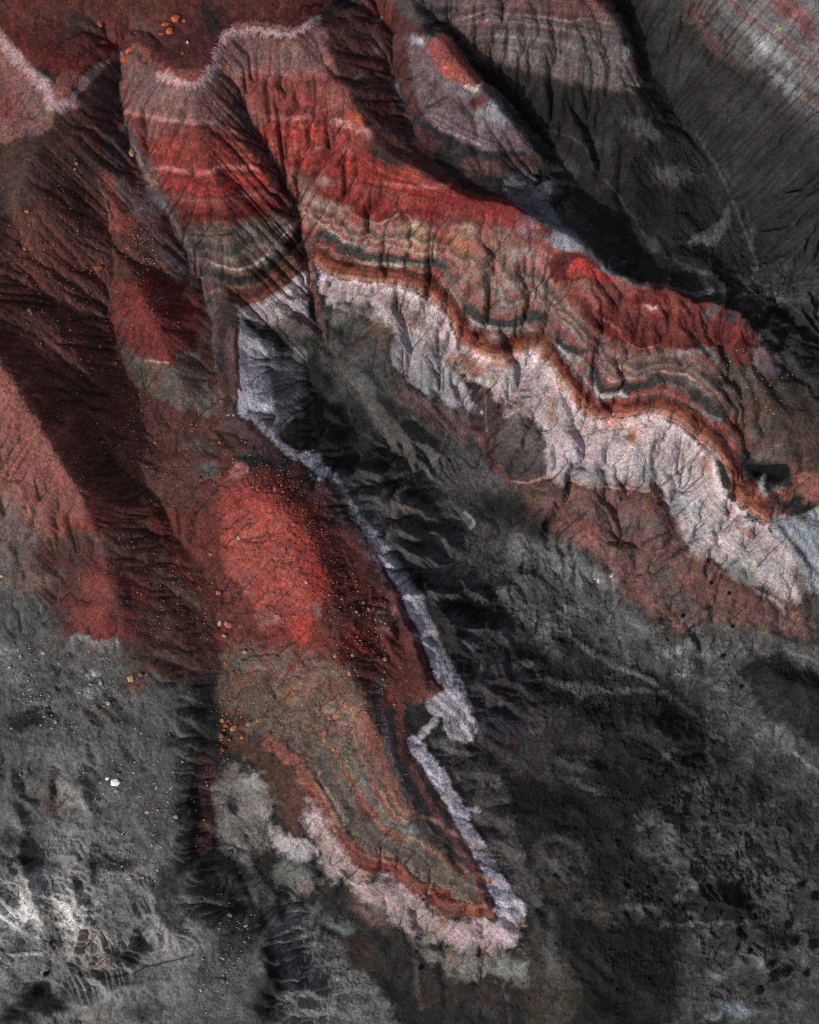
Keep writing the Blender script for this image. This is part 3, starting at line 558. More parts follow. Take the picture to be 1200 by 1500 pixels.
stroke([(622,180),(650,192),(690,208),(712,220)],2,(150,128,134),.8,4); stroke([(618,186),(650,204),(700,228),(765,228)],8,(56,52,58),.95,8); stroke([(690,245),(735,248),(782,238)],12,(96,66,64),.9,12); stroke([(655,225),(690,262),(722,280)],8,(40,38,40),.8,10)
poly([(740,265),(790,255),(812,300),(850,350),(905,400),(880,395),(800,345),(745,303)],(112,112,120),1,8); spot(765,295,20,18,(104,106,112),.7,patch=.2); spot(820,352,30,9,(146,156,172),.6,35); spot(770,335,22,9,(140,120,140),.6,35)
stroke([(720,125),(745,150),(780,190),(815,225),(850,260)],9,(86,86,86),.7,14,patch=.3); stroke([(720,130),(760,165),(800,205)],3,(128,122,122),.7,5,patch=.3)
poly([(555,-90),(880,-90),(905,20),(920,60),(940,128),(880,132),(800,112),(720,95),(660,52),(620,30),(590,0)],(98,82,82),1,20)
poly([(555,-90),(690,-90),(665,20),(640,35),(600,25),(575,0)],(84,74,76),.9,12); spot(650,20,26,8,(44,40,42),.9); spot(640,40,30,7,(44,42,44),.8)
poly([(800,-30),(880,-20),(900,20),(880,28),(830,28),(800,20)],(104,74,72),.9,20); poly([(690,0),(800,-10),(800,20),(740,18),(690,24)],(100,76,78),.8,10)
stroke([(674,32),(690,26),(720,14),(740,22),(800,22),(835,30),(862,26),(900,36)],2.2,(140,112,108),.8,4,.5,.6); stroke([(670,40),(720,30),(770,34),(820,40),(862,50),(882,56)],1.8,(124,98,97),.8,4,.5,.6); stroke([(640,45),(700,40),(760,44)],3,(90,64,66),.7,5)
poly([(725,45),(790,42),(880,60),(905,62),(915,85),(940,128),(880,128),(820,105),(735,82)],(112,102,101),.9,30); spot(908,60,10,7,(46,54,60),.9,30); spot(916,74,8,10,(150,168,176),.6); spot(850,110,20,8,(120,96,88),.6,15); spot(930,125,14,8,(150,146,132),.8)
spot(705,80,24,12,(76,66,60),.9); spot(800,92,26,14,(92,86,82),.6); stroke([(718,28),(722,60),(728,100)],3,(84,66,66),.5,7)
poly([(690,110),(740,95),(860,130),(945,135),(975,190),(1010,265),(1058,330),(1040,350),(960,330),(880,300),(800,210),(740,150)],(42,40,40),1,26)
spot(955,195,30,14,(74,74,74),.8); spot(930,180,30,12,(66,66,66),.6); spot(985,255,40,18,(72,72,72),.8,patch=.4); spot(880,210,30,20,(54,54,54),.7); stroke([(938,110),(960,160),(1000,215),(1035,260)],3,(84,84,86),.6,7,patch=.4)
poly([(1010,350),(1030,338),(1050,330),(1062,305),(1068,325),(1062,350),(1040,356)],(92,92,92),.95,6)
stroke([(1020,200),(1045,240),(1062,280),(1085,330),(1100,380),(1104,410)],2.5,(84,84,84),.8,5,patch=.2); stroke([(1058,252),(1085,295),(1105,345)],2,(76,76,76),.7,4,patch=.4)
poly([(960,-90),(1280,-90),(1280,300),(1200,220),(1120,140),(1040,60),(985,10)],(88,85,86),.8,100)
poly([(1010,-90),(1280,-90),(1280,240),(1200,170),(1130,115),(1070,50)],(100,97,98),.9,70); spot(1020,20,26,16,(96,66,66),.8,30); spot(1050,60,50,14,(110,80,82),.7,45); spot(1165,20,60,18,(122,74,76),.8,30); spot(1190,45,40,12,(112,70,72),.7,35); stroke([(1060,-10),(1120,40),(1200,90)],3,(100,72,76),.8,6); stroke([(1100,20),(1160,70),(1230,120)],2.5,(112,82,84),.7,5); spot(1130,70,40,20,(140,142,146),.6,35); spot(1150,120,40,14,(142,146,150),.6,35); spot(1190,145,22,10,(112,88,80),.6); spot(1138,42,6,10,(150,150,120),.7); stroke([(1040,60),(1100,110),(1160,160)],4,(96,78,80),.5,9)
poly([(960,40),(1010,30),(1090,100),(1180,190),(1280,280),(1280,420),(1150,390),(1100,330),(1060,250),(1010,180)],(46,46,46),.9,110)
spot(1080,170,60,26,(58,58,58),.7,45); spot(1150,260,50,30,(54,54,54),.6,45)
# --- dark floor, upper right
poly([(800,260),(880,310),(960,400),(1050,420),(1130,440),(1280,500),(1280,620),(1180,570),(1110,500),(1000,425),(900,402),(850,360)],(60,60,60),1,16)
poly([(1090,400),(1200,390),(1280,400),(1280,560),(1180,520),(1110,440)],(56,56,56),.8,20,patch=.3)
spot(830,255,26,20,(66,66,66),.7,patch=.3); stroke([(800,190),(850,215),(870,250),(905,285),(935,330),(960,360),(990,380)],1.7,(80,80,80),.6,4,patch=.3); spot(960,355,16,6,(78,78,78),.6,30)
stroke([(880,395),(920,415),(980,425),(1040,428)],3.5,(110,110,116),.8,6,patch=.25); spot(905,385,18,10,(66,66,68),.7); stroke([(1050,395),(1090,412),(1130,440),(1180,442),(1200,460)],3,(80,80,80),.7,6,patch=.2); stroke([(1130,470),(1150,490),(1160,510)],5,(82,82,82),.6,9,patch=.4); stroke([(1140,380),(1150,400),(1160,390)],3,(74,74,74),.6,6,patch=.3); spot(1085,435,10,6,(92,92,92),.7)
poly([(1100,500),(1130,510),(1140,545),(1110,560)],(92,84,92),.7,12,patch=.3)
# --- grey floor, lower right
spot(790,810,44,22,(110,110,110),.9,12,patch=.25); spot(850,830,36,20,(106,106,106),.8,20,patch=.2); spot(880,845,22,14,(115,115,115),.6); spot(770,880,30,34,(99,99,99),.8,40,patch=.35); spot(720,800,30,14,(96,96,96),.6,patch=.4)
spot(735,745,46,30,(39,39,39),.8); spot(790,770,26,14,(36,36,36),.6); spot(760,830,20,10,(41,41,41),.5)
poly([(800,935),(840,925),(900,960),(980,1000),(960,1015),(860,985),(830,960)],(50,50,50),.7,14)
stroke([(800,915),(825,920),(850,945),(890,970),(930,990),(965,1005)],3.5,(122,122,122),.8,6,patch=.2); stroke([(800,990),(840,1005),(900,1012),(960,1015),(990,1020),(1020,1050),(1050,1080)],4,(113,113,113),.7,8,patch=.15); poly([(790,985),(835,1000),(880,1000),(855,1020),(845,1035),(838,1012)],(108,108,108),.8,6)
poly([(870,1020),(990,1022),(1040,1070),(1075,1120),(1030,1120),(950,1090),(880,1060)],(46,46,46),.85,10); poly([(1085,985),(1120,960),(1160,960),(1200,990),(1280,1000),(1280,1100),(1180,1090),(1120,1050),(1095,1010)],(45,45,45),.9,10); poly([(1000,930),(1080,915),(1200,960),(1190,985),(1120,950),(1040,960)],(108,108,108),.7,14,patch=.2); stroke([(1150,955),(1180,962),(1210,975)],2.5,(141,141,141),.7,5)
stroke([(835,865),(850,890),(860,910)],1.6,(118,118,118),.7,4); stroke([(800,865),(820,885),(835,905)],1.5,(115,115,115),.6,4); stroke([(895,840),(900,880),(908,920),(915,940)],4,(113,113,113),.6,9,patch=.5); spot(895,845,4,3,(224,224,221),.9); spot(873,855,3,2,(224,224,221),.9); spot(852,890,2.5,2,(224,224,224),.9)
stroke([(990,990),(1010,990),(1030,1000),(1048,1005)],2,(132,132,132),.6,4,patch=.3); spot(1030,965,24,12,(113,113,113),.6); spot(940,920,40,18,(99,99,99),.6,40); spot(1000,950,26,12,(110,110,110),.6); stroke([(1040,1000),(1070,1020),(1100,1060),(1150,1100)],6,(106,106,106),.6,14,patch=.3); spot(1060,940,14,10,(75,75,75),.6); spot(1015,918,26,7,(48,48,48),.8,-35); spot(1050,950,8,14,(50,50,50),.6,30)
spot(1150,1080,30,24,(101,101,101),.6,40); stroke([(1160,1100),(1190,1125),(1215,1150)],3,(141,141,141),.7,6,patch=.3); spot(1110,1160,20,26,(46,46,46),.7); spot(1160,1190,24,26,(48,48,48),.7)
poly([(810,1090),(880,1100),(930,1110),(1000,1090),(1000,1110),(930,1160),(850,1150),(800,1130)],(39,39,39),.6,16); spot(860,1148,50,8,(92,92,92),.5,10,patch=.6); spot(840,1115,30,12,(82,82,82),.6,patch=.3); spot(985,1105,16,14,(96,96,96),.6,patch=.5)
spot(960,1195,24,22,(92,92,92),.8); stroke([(940,1240),(1000,1250),(1060,1280)],16,(73,73,73),.6,30,patch=.3); stroke([(1045,1150),(1050,1200),(1060,1240),(1080,1270)],4,(108,108,108),.6,9,patch=.5); stroke([(1080,1210),(1130,1240),(1175,1280)],4,(99,99,99),.6,10,patch=.4); spot(1100,1270,30,20,(99,99,99),.5,patch=.6); spot(1140,1290,40,24,(89,89,89),.7)
poly([(1002,1320),(1015,1302),(1050,1290),(1085,1305),(1098,1330),(1090,1345),(1030,1350)],(41,41,41),1,6); stroke([(1008,1338),(1030,1353),(1060,1352),(1098,1350)],4,(108,108,106),.6,10,.6,.6); spot(995,1315,10,8,(108,108,108),.7); spot(972,1358,14,7,(100,100,100),.6,-40)
spot(940,1320,30,24,(77,77,77),.6); spot(1040,1365,26,10,(94,94,94),.6); poly([(1000,1370),(1100,1360),(1160,1380),(1200,1350),(1280,1380),(1280,1600),(960,1600),(990,1480)],(77,77,77),.7,30,patch=.5)
spot(1050,1432,14,12,(132,132,129),.9,patch=.1); spot(1085,1415,14,16,(108,108,108),.8); spot(1112,1410,14,10,(122,122,122),.8); spot(1075,1482,26,12,(112,124,134),.9,patch=.2); spot(1050,1490,30,9,(108,113,115),.7,patch=.3); spot(1175,1350,12,12,(118,118,118),.7,patch=.2); spot(1178,1400,8,20,(106,106,106),.6); spot(1170,1470,20,12,(94,94,94),.6,patch=.3); spot(1030,1460,26,20,(84,84,84),.6,patch=.4); spot(1060,1380,26,16,(46,46,46),.6); spot(1130,1375,30,14,(41,41,41),.8,patch=.2); spot(1140,1440,26,14,(43,43,43),.8,patch=.2)
poly([(780,1240),(830,1220),(880,1280),(900,1350),(850,1340),(800,1310)],(73,70,68),.8,20); spot(815,1262,22,24,(94,92,92),.8); spot(810,1300,26,16,(70,62,58),.7); spot(880,1290,20,40,(39,39,39),.7,-30)
# --- lower banded spur
poly([(330,960),(430,955),(520,990),(560,1050),(598,1150),(606,1205),(700,1290),(725,1330),(640,1330),(560,1280),(480,1210),(400,1090),(335,1080)],(112,90,80),1,40)
poly([(430,960),(480,970),(530,1010),(560,1050),(575,1090),(540,1080),(480,1030),(440,1000)],(118,88,80),.9,14); spot(500,980,24,16,(104,96,90),.6); spot(420,1000,30,18,(110,98,88),.6); spot(380,1000,36,24,(98,74,66),.6); spot(425,1010,9,20,(150,96,56),.7,30)
poly([(500,1030),(530,1040),(556,1080),(580,1130),(602,1195),(575,1192),(545,1150),(520,1090)],(150,98,82),1,10); stroke([(470,1045),(500,1056),(530,1085)],8,(166,120,104),.6,14)
poly([(330,1080),(400,1090),(440,1140),(455,1190),(440,1225),(420,1200),(395,1180),(370,1120),(340,1110)],(84,58,48),1,12); spot(345,1060,18,20,(96,60,48),.7)
poly([(440,1080),(500,1060),(540,1130),(560,1190),(620,1230),(690,1290),(640,1290),(560,1240),(500,1190),(470,1140)],(116,94,80),.9,40); spot(500,1100,26,26,(98,96,88),.6); spot(560,1210,30,12,(98,92,86),.6,30); spot(600,1205,18,9,(120,124,128),.7,35); spot(620,1250,36,16,(84,80,74),.7,30); spot(670,1285,16,12,(92,84,74),.6); spot(510,1175,16,10,(128,118,118),.6)
lb=[(398,1085),(425,1110),(450,1140),(470,1170),(484,1195),(502,1232),(530,1258),(575,1272),(605,1295),(640,1316),(680,1332),(716,1326)]
stroke(lb,[1,1][0]*13,(150,88,76),.95,10,patch=.3,cut=-.45); stroke([(x-4,y+7) for x,y in lb[2:]],3.5,(120,56,48),.85,5); stroke([(x+4,y-5) for x,y in lb[1:]],3,(178,118,104),.7,6); spot(695,1335,26,10,(166,96,56),.8); spot(650,1312,30,12,(156,82,66),.7); spot(592,1285,14,9,(164,96,56),.6); spot(706,1300,10,14,(150,74,52),.8,30); spot(452,1145,20,14,(164,108,90),.6)
poly([(330,1125),(360,1130),(385,1150),(402,1190),(396,1250),(372,1255),(345,1190),(325,1150)],(132,126,122),.8,40,patch=.8); spot(368,1150,16,14,(164,164,162),.7); spot(390,1190,14,10,(156,154,152),.7); spot(345,1200,12,30,(112,106,104),.6,-20)
poly([(395,1212),(440,1225),(458,1236),(466,1256),(440,1262),(402,1256)],(178,170,173),.9,22,patch=.8); poly([(448,1205),(452,1182),(470,1176),(480,1196),(500,1238),(530,1276),(570,1288),(606,1310),(650,1342),(690,1350),(765,1336),(756,1372),(724,1396),(660,1392),(600,1362),(540,1320),(480,1280),(462,1240)],(174,150,149),1,30,patch=.8)
spot(458,1195,9,14,(186,176,178),.7,15); spot(735,1360,34,18,(208,180,190),.9); spot(680,1370,30,16,(196,166,172),.8); spot(560,1312,24,12,(184,162,164),.6,30); spot(620,1345,20,12,(182,150,148),.6); spot(655,1350,10,18,(170,110,96),.5); spot(480,1245,14,26,(186,156,154),.6,-20)
poly([(396,1256),(440,1262),(468,1262),(470,1310),(440,1320),(410,1300)],(112,114,110),.8,36,patch=.8); spot(450,1300,24,16,(120,100,104),.6); spot(540,1340,40,18,(120,96,94),.7,30,patch=.2); poly([(500,1270),(515,1274),(518,1295),(508,1288)],(84,62,56),.9,4); stroke([(515,1295),(525,1300),(536,1296)],2.5,(214,196,192),.9,3)
poly([(600,1370),(680,1395),(760,1390),(790,1410),(775,1440),(720,1436),(690,1445),(640,1420)],(120,119,114),.85,44,patch=.8); spot(745,1420,36,14,(136,138,132),.6,patch=.2); spot(655,1400,14,8,(140,104,84),.6,patch=.3); spot(710,1402,12,7,(150,110,88),.6,patch=.3); spot(770,1390,12,8,(120,116,88),.6)
stroke([(600,1370),(612,1440),(618,1478)],4,(96,82,82),.6,9); stroke([(680,1430),(640,1465),(618,1480)],3,(104,86,84),.6,8); spot(650,1460,40,26,(58,52,50),.8); spot(720,1465,40,26,(62,52,52),.8); spot(710,1480,24,12,(62,66,70),.6); stroke([(735,1440),(745,1480),(748,1510)],2.5,(92,88,84),.6,6); spot(530,1400,50,22,(66,56,54),.9,35); spot(500,1362,24,12,(112,118,120),.8,25); spot(470,1360,14,10,(110,112,112),.6)
poly([(780,1350),(810,1370),(840,1420),(850,1480),(800,1510),(770,1500),(770,1440)],(72,66,58),.9,18); spot(812,1425,26,24,(84,84,76),.5); spot(805,1385,16,26,(96,100,104),.6,patch=.3); spot(815,1475,22,14,(86,82,72),.6); spot(810,1350,16,26,(66,67,72),.5)
poly([(598,1082),(618,1086),(646,1126),(672,1165),(702,1225),(738,1285),(768,1340),(732,1340),(704,1280),(664,1210),(630,1150),(608,1115)],(194,188,204),1,8,.6); poly([(640,1085),(690,1095),(740,1150),(760,1230),(790,1300),(770,1330),(720,1240),(680,1165)],(92,88,90),.9,14,patch=.2); spot(690,1185,12,6,(170,165,178),.8,30)
poly([(640,1010),(670,1030),(700,1068),(690,1090),(660,1080),(648,1050),(626,1040),(622,1020)],(170,164,172),.9,8); stroke([(608,1022),(625,1010),(640,1005)],8,(128,74,66),.8,8); stroke([(590,1035),(584,1060),(590,1100)],7,(112,66,62),.9,8); stroke([(560,1010),(556,1060),(572,1110),(600,1165)],9,(84,72,78),.9,12)
stroke([(590,1085),(604,1130),(640,1195),(690,1270),(718,1325)],4,(92,52,56),.95,5); stroke([(572,1060),(578,1105),(600,1150),(632,1205),(672,1258)],5,(50,44,46),.95,6); spot(560,1000,16,14,(66,72,72),.7)
for (x0,y0) in ((620,1100),(632,1118),(644,1140),(658,1160),(672,1185),(686,1210),(702,1240),(718,1268)):
    stroke([(x0-8,y0-3),(x0+10,y0+3),(x0+28,y0+6)],1.0,(78,72,84),.8,2.5)
# --- lower left, grey, with sunlit faces and shaded gullies painted in
spot(60,1000,60,26,(77,77,77),.7,patch=.3); spot(50,1055,40,16,(41,41,41),.8); spot(130,960,50,20,(99,92,92),.6); spot(0,960,30,30,(122,122,122),.6); spot(20,1000,20,16,(127,127,127),.6,patch=.3); spot(100,1110,50,24,(129,129,129),.7,patch=.2)
spot(100,1160,26,26,(128,122,120),.8); spot(70,1180,18,18,(84,68,64),.8); spot(150,1170,30,20,(129,129,129),.6); spot(40,1130,30,16,(82,82,82),.6); spot(185,1180,36,30,(99,99,99),.6); spot(230,1080,40,30,(84,84,84),.7); spot(220,1250,30,40,(108,108,108),.7,patch=.3); spot(170,1235,40,18,(127,127,127),.6,patch=.4); spot(160,1265,36,14,(70,70,70),.8); spot(30,1230,40,20,(73,73,73),.8); spot(20,1210,30,10,(122,122,122),.6)
spot(30,1290,36,20,(141,141,141),.7,patch=.4); spot(110,1332,30,38,(214,214,212),1,-25); spot(100,1318,20,24,(196,196,194),.8); spot(60,1300,40,30,(150,150,150),.7); spot(120,1385,30,24,(150,146,142),.7); stroke([(105,1315),(130,1325),(140,1320)],3,(177,177,177),.6,5); spot(4,1352,40,30,(170,170,170),.8); spot(50,1360,34,26,(150,150,150),.7); stroke([(20,1265),(45,1300),(75,1345)],10,(165,165,165),.7,18,patch=.3); stroke([(55,1265),(70,1300),(90,1340)],7,(177,177,177),.7,14,patch=.3); stroke([(30,1290),(50,1320),(70,1350)],2,(48,48,48),.7,4); stroke([(70,1330),(80,1355),(92,1380)],3,(43,43,43),.8,5); stroke([(45,1340),(60,1365),(72,1385)],2,(50,50,50),.7,4); spot(50,1345,20,14,(177,177,177),.7,patch=.3); spot(20,1395,30,10,(77,77,77),.8,patch=.2); stroke([(-20,1402),(30,1400),(62,1395)],3,(200,200,198),.7,6,patch=.35); spot(10,1425,26,16,(153,153,153),.7,patch=.2)
spot(135,1370,26,14,(152,142,136),.8,-30); spot(145,1410,26,18,(140,130,126),.8,-20); spot(190,1395,30,18,(84,84,84),.8); spot(240,1370,26,40,(136,136,136),.8,-20,patch=.2); spot(280,1395,50,12,(122,122,122),.6,-15); spot(140,1455,24,20,(151,151,151),.8,patch=.2); spot(150,1455,4,22,(177,177,177),.6); spot(250,1460,24,30,(122,122,122),.7,patch=.2); spot(330,1450,40,40,(101,101,101),.6); spot(210,1480,40,18,(75,75,75),.7); spot(62,1448,10,10,(27,27,27),.9); spot(85,1470,40,18,(82,82,82),.6); spot(110,1495,40,10,(112,106,104),.6,-20); spot(20,1490,40,18,(46,46,46),.8)  # darkest spots paint the gully's shadow and the dark of the hole
stroke([(102,1427),(135,1430),(180,1425),(230,1412),(285,1400)],1.4,(36,36,36),.8,4); stroke([(160,1412),(220,1395),(262,1385)],2.5,(158,158,158),.6,5)
spot(310,1320,40,22,(70,70,70),.7,35); spot(345,1380,30,40,(52,52,52),.8,-25); spot(390,1450,22,60,(46,46,46),.8); spot(300,1260,24,50,(50,48,48),.7); poly([(285,1100),(315,1120),(318,1180),(310,1240),(290,1240),(280,1160)],(92,62,62),.9,12); poly([(312,1150),(335,1170),(372,1250),(385,1285),(350,1270),(322,1235)],(132,127,125),.9,12)  # dark grey spots paint the shade side of the lower-left crest
poly([(345,1270),(385,1290),(410,1330),(420,1400),(400,1380),(380,1330)],(113,113,113),.8,12); spot(450,1350,26,22,(143,143,143),.6,patch=.2); spot(470,1450,34,30,(141,141,141),.6,patch=.2); spot(440,1420,14,50,(70,70,70),.6)

# --- rills: thin branching cuts
rr_ = random.Random(3)
def rill(x, y, ang, L, col, wd=.9, a=.7, cut=.10, br=True):
    pts = [(x, y)]; t = ang; n = max(3, int(L / 9))
    for k in range(n):
        t += rr_.gauss(0, .15); x += math.cos(t) * L / n; y += math.sin(t) * L / n; pts.append((x, y))
        if br and k > 0 and L > 26 and rr_.random() < .45:
            rill(x, y, t + rr_.choice((-1, 1)) * rr_.uniform(.35, .7), L * rr_.uniform(.25, .5) * (1 - k / n / 1.4), col, wd * .75, a * .85, cut * .7, False)
    P_ = [(px, py, 1.25 - .75 * i / n) for i, (px, py) in enumerate(pts)]
    stroke(P_, wd * .9, col, a * .62, 2.0, .3, .3, 2, cut)
def fan(x, y, a0, a1, n, L0, L1, col, wd=.9, a=.7):
    for k in range(n):
        t = math.radians(a0 + (a1 - a0) * (k + rr_.uniform(.2, .8)) / n); rill(x + rr_.gauss(0, 3), y + rr_.gauss(0, 3), t, rr_.uniform(L0, L1), col, wd, a)
DK = (74,56,56)
fan(738,608,-100,-8,17,50,115,DK,1.0); fan(958,716,-140,-50,13,40,95,DK,1.0); fan(474,488,-150,-40,12,30,75,(70,56,54),1.0); fan(560,500,-130,-40,14,30,75,(92,66,60),.9,.6); fan(1002,800,-75,-5,12,30,75,(84,76,78),.9,.6)
fan(610,470,-100,-30,8,25,50,(110,70,66),.8,.6); fan(1140,765,-150,-60,9,25,60,(88,66,64),.9,.6); fan(850,600,-150,-40,7,30,70,(100,60,54),.9,.6); fan(690,430,-120,-20,9,30,70,(86,64,62),.9,.5); fan(570,235,100,200,10,40,95,(72,40,40),1.0,.6); fan(760,400,100,170,9,40,90,(84,62,60),.9,.5); fan(880,500,120,190,8,30,60,(84,60,58),.9,.5)
fan(384,1275,-130,-70,9,40,100,(70,62,60),.9,.6); fan(620,1470,-140,-40,9,40,90,(60,52,52),.9,.5); fan(660,1420,-150,-30,12,20,60,(96,82,80),.8,.6); fan(70,1250,-160,-20,12,30,80,(44,44,44),1.0,.6); fan(84,1385,-130,-60,12,40,100,(44,44,44),1.1,.7); fan(110,1428,-60,10,7,40,90,(50,50,50),.9,.6); fan(60,1440,-170,-90,8,30,70,(50,50,50),.9,.6)
fan(172,168,-150,-50,14,30,75,(76,56,58),.9,.55); fan(440,320,-130,-80,9,40,120,(90,48,46),1.0,.5); fan(300,410,-120,-60,8,40,110,(84,52,48),.9,.5)
fan(172,490,-172,-92,30,90,250,(66,45,43),.9,.42); fan(235,690,-178,-110,24,60,190,(60,40,38),.9,.45); fan(400,1088,-100,-20,12,40,110,(78,60,52),.9,.5); fan(332,1050,-85,-10,12,40,100,(76,56,48),.9,.5); fan(140,960,-120,-60,12,30,90,(92,50,47),.9,.4); fan(330,930,-120,-150,9,50,120,(70,44,40),.9,.45)
fan(1100,400,-70,-20,14,60,200,(34,34,34),.9,.5); fan(1060,300,-80,-25,14,60,200,(34,34,34),.9,.5); fan(1000,800,110,170,12,40,110,(46,42,42),.9,.5); fan(850,1000,-150,-40,12,40,120,(52,52,52),.9,.4); fan(1000,1335,-150,-30,12,40,110,(44,44,44),.9,.5); fan(1060,1420,-160,-60,10,30,90,(46,46,46),.9,.5); fan(620,700,-170,-40,16,30,100,(36,36,36),.9,.5); fan(700,790,-190,-60,12,30,90,(38,38,38),.9,.5)
for LL_, n_, sgn, l0, l1, c_ in ((BEDROW, 70, -1, 8, 30, (104,84,82)), (RIM, 120, 1, 8, 32, (112,70,70)), (FLANK, 220, 0, 8, 30, (78,68,78)), (FLANK2, 110, 0, 6, 22, (78,68,78)), (NOSE, 30, -1, 8, 30, (112,86,82)), (FOOT, 110, 1, 10, 46, (72,56,54)), (PALE, 90, 1, 20, 80, (52,50,50)), (LEFTC, 90, 1, 20, 90, (112,62,56)), (LEFTC, 60, 1, 20, 90, (176,116,104)), (DOMER, 60, 0, 14, 50, (108,48,44))):
    Q_ = catmull(LL_, 8); cum = np.concatenate([[0], np.cumsum(np.hypot(*(np.diff(Q_, axis=0).T)))])
    for k in range(n_):
        d_ = rr_.uniform(0, cum[-1]); i_ = min(int(np.searchsorted(cum, d_)), len(Q_) - 1); x_, y_ = Q_[i_]
        gx_, gy_ = on_ground(x_, y_); j_ = min(max(int((gx_ - X0) / STEP), 0), NX - 1); q_ = min(max(int((gy_ - Y0) / STEP), 0), NY - 1)
        t_ = math.atan2(-MY[q_, j_], MX[q_, j_]) + (math.pi if sgn < 0 else 0)
        rill(x_ + rr_.gauss(0, 2), y_ + rr_.gauss(0, 2), t_ + rr_.gauss(0, .15), rr_.uniform(l0, l1), c_, .8, .6, .05, rr_.random() < .3)

spot(10,1350,50,40,(168,168,168),.7); spot(104,1335,34,40,(184,184,182),.7); spot(60,1300,40,26,(160,160,160),.7); spot(140,1455,34,26,(150,150,150),.7); spot(250,1350,30,40,(128,128,128),.7,-20); spot(10,1425,40,20,(160,160,160),.7); spot(395,1440,14,70,(40,40,40),.9,-8); spot(345,1330,40,14,(42,42,42),.8,35); spot(285,1180,10,80,(40,38,38),.9)  # lit faces painted brighter, shade side of the crest painted darker
spot(60,1465,50,18,(44,44,44),.8); spot(185,1395,32,16,(58,58,58),.8)  # first spot paints the shadow in the gully

# --- last touches on the pale bed, the scarp and the bright ledge
for (x_, y_, a_, b_, c_, al_, an_) in ((600,465,60,22,(126,104,98),.6,35),(520,452,50,13,(128,118,112),.7,20),(690,545,46,18,(150,112,98),.6,30),(560,440,30,10,(150,120,112),.5,20),(640,505,40,14,(120,116,112),.6,35),(760,590,30,26,(150,128,128),.5,0),(860,695,60,12,(150,148,152),.6,0),(950,690,40,20,(140,138,138),.6,0),(1000,745,30,30,(140,146,150),.6,40),(1080,835,60,14,(146,150,150),.6,30),(1030,680,30,20,(176,140,128),.5,40),(900,620,60,9,(186,140,126),.6,0),(1090,770,40,10,(178,132,116),.6,40),(1120,800,26,12,(164,160,162),.5,40),(820,560,30,12,(178,132,118),.6,45),(740,530,40,9,(186,138,118),.6,0),(480,420,30,8,(180,150,146),.5,15)):
    spot(x_, y_, a_, b_, c_, al_, an_, patch=.75)
poly([(806,395),(806,375),(822,364),(850,368),(878,392),(850,408),(815,410)],(110,44,43),.8,12,.3); poly([(830,398),(848,375),(872,393),(908,412),(880,411),(852,402),(838,409)],(206,62,50),.95,7,.3)
stroke([(352,482),(354,590),(374,616),(402,646),(442,668),(486,694),(522,746),(560,800),(600,870),(634,948),(662,1016),(688,1060)],4.5,(170,166,180),.75,9,.5,.5)
stroke([(606,1088),(630,1118),(664,1168),(700,1232),(738,1296),(758,1340)],6,(182,176,192),.8,9,.5,.5)
stroke([(345,485),(347,592),(366,622),(396,654),(436,680),(478,704),(512,756),(550,812),(588,880),(620,955),(644,1012)],3.5,(66,44,48),.8,6,.5,.4)
stroke([(592,1092),(616,1130),(650,1185),(688,1252),(722,1322)],4,(70,46,50),.85,6,.5,.4)

for q_ in ([(440,950),(425,985),(402,1020)],[(460,945),(470,985),(486,1020)],[(400,925),(380,965),(350,1000)],[(345,880),(332,930),(330,970)],[(500,960),(520,1000),(540,1040)]): stroke(q_, 6, (150,66,55), .5, 16, 1, .7)
spot(40,1300,60,40,(150,150,150),.5); spot(240,1350,40,50,(130,130,130),.6,-20); spot(200,1230,40,40,(104,104,104),.5); spot(150,1460,50,26,(140,140,140),.6); spot(320,1450,36,40,(96,96,96),.5); spot(60,1215,50,16,(112,112,112),.5)

stroke([(650,985),(656,1015),(642,1048),(622,1074),(612,1092)],6,(176,170,182),.8,10,.5,.5); spot(672,1062,16,20,(120,116,122),.5,-30)
for dx_, dy_, w_, c_, a_ in ((11,-12,3,(158,126,114),.7),(19,-21,4,(86,84,82),.7),(28,-31,3,(128,120,118),.6),(38,-42,5,(146,102,86),.6),(52,-56,4,(92,88,84),.6),(64,-70,4,(140,108,94),.5)):
    stroke([(x + dx_, y + dy_) for x, y in lb[1:-1]], w_, c_, a_, 7, .6, .6)
for x_, y_, a_, b_, c_, al_, an_ in ((20,1340,40,26,(196,196,196),.7,0),(112,1330,24,34,(204,204,202),.8,-20),(148,1376,30,16,(164,160,156),.7,-30),(236,1345,18,50,(146,146,146),.7,-20),(100,1160,24,28,(140,136,134),.7,0),(60,1462,44,20,(36,36,36),.8,0),(30,1262,46,14,(46,46,46),.7,0),(190,1396,30,16,(50,50,50),.8,0),(165,1270,36,10,(50,50,50),.7,0),(245,1300,20,40,(60,60,60),.6,0),(40,1060,40,14,(42,42,42),.7,0),(130,1490,60,10,(132,130,128),.6,-15),(480,1440,40,40,(122,122,122),.5,0)):  # highlights and shaded hollows of the mounds painted stronger
    spot(x_, y_, a_, b_, c_, al_, an_, patch=.5)
for q_, w_ in (([(700,800),(740,840),(780,905),(830,930),(880,965),(950,1000),(1020,1045),(1080,1100),(1200,1180)],5),([(900,850),(905,900),(915,945),(950,985)],4),([(830,860),(850,895),(862,940)],3),([(1040,930),(1080,985),(1120,1060),(1190,1130)],5),([(1000,1010),(1040,1060),(1050,1160),(1075,1250),(1140,1300)],4),([(980,1360),(1040,1350),(1100,1352)],3),([(1100,340),(1102,400),(1140,440),(1200,470)],3),([(930,330),(975,375),(1040,405),(1100,430)],3)):
    stroke(q_, w_, (98,98,98), .5, w_ * 2.2, .8, .55)
#PAINT_END

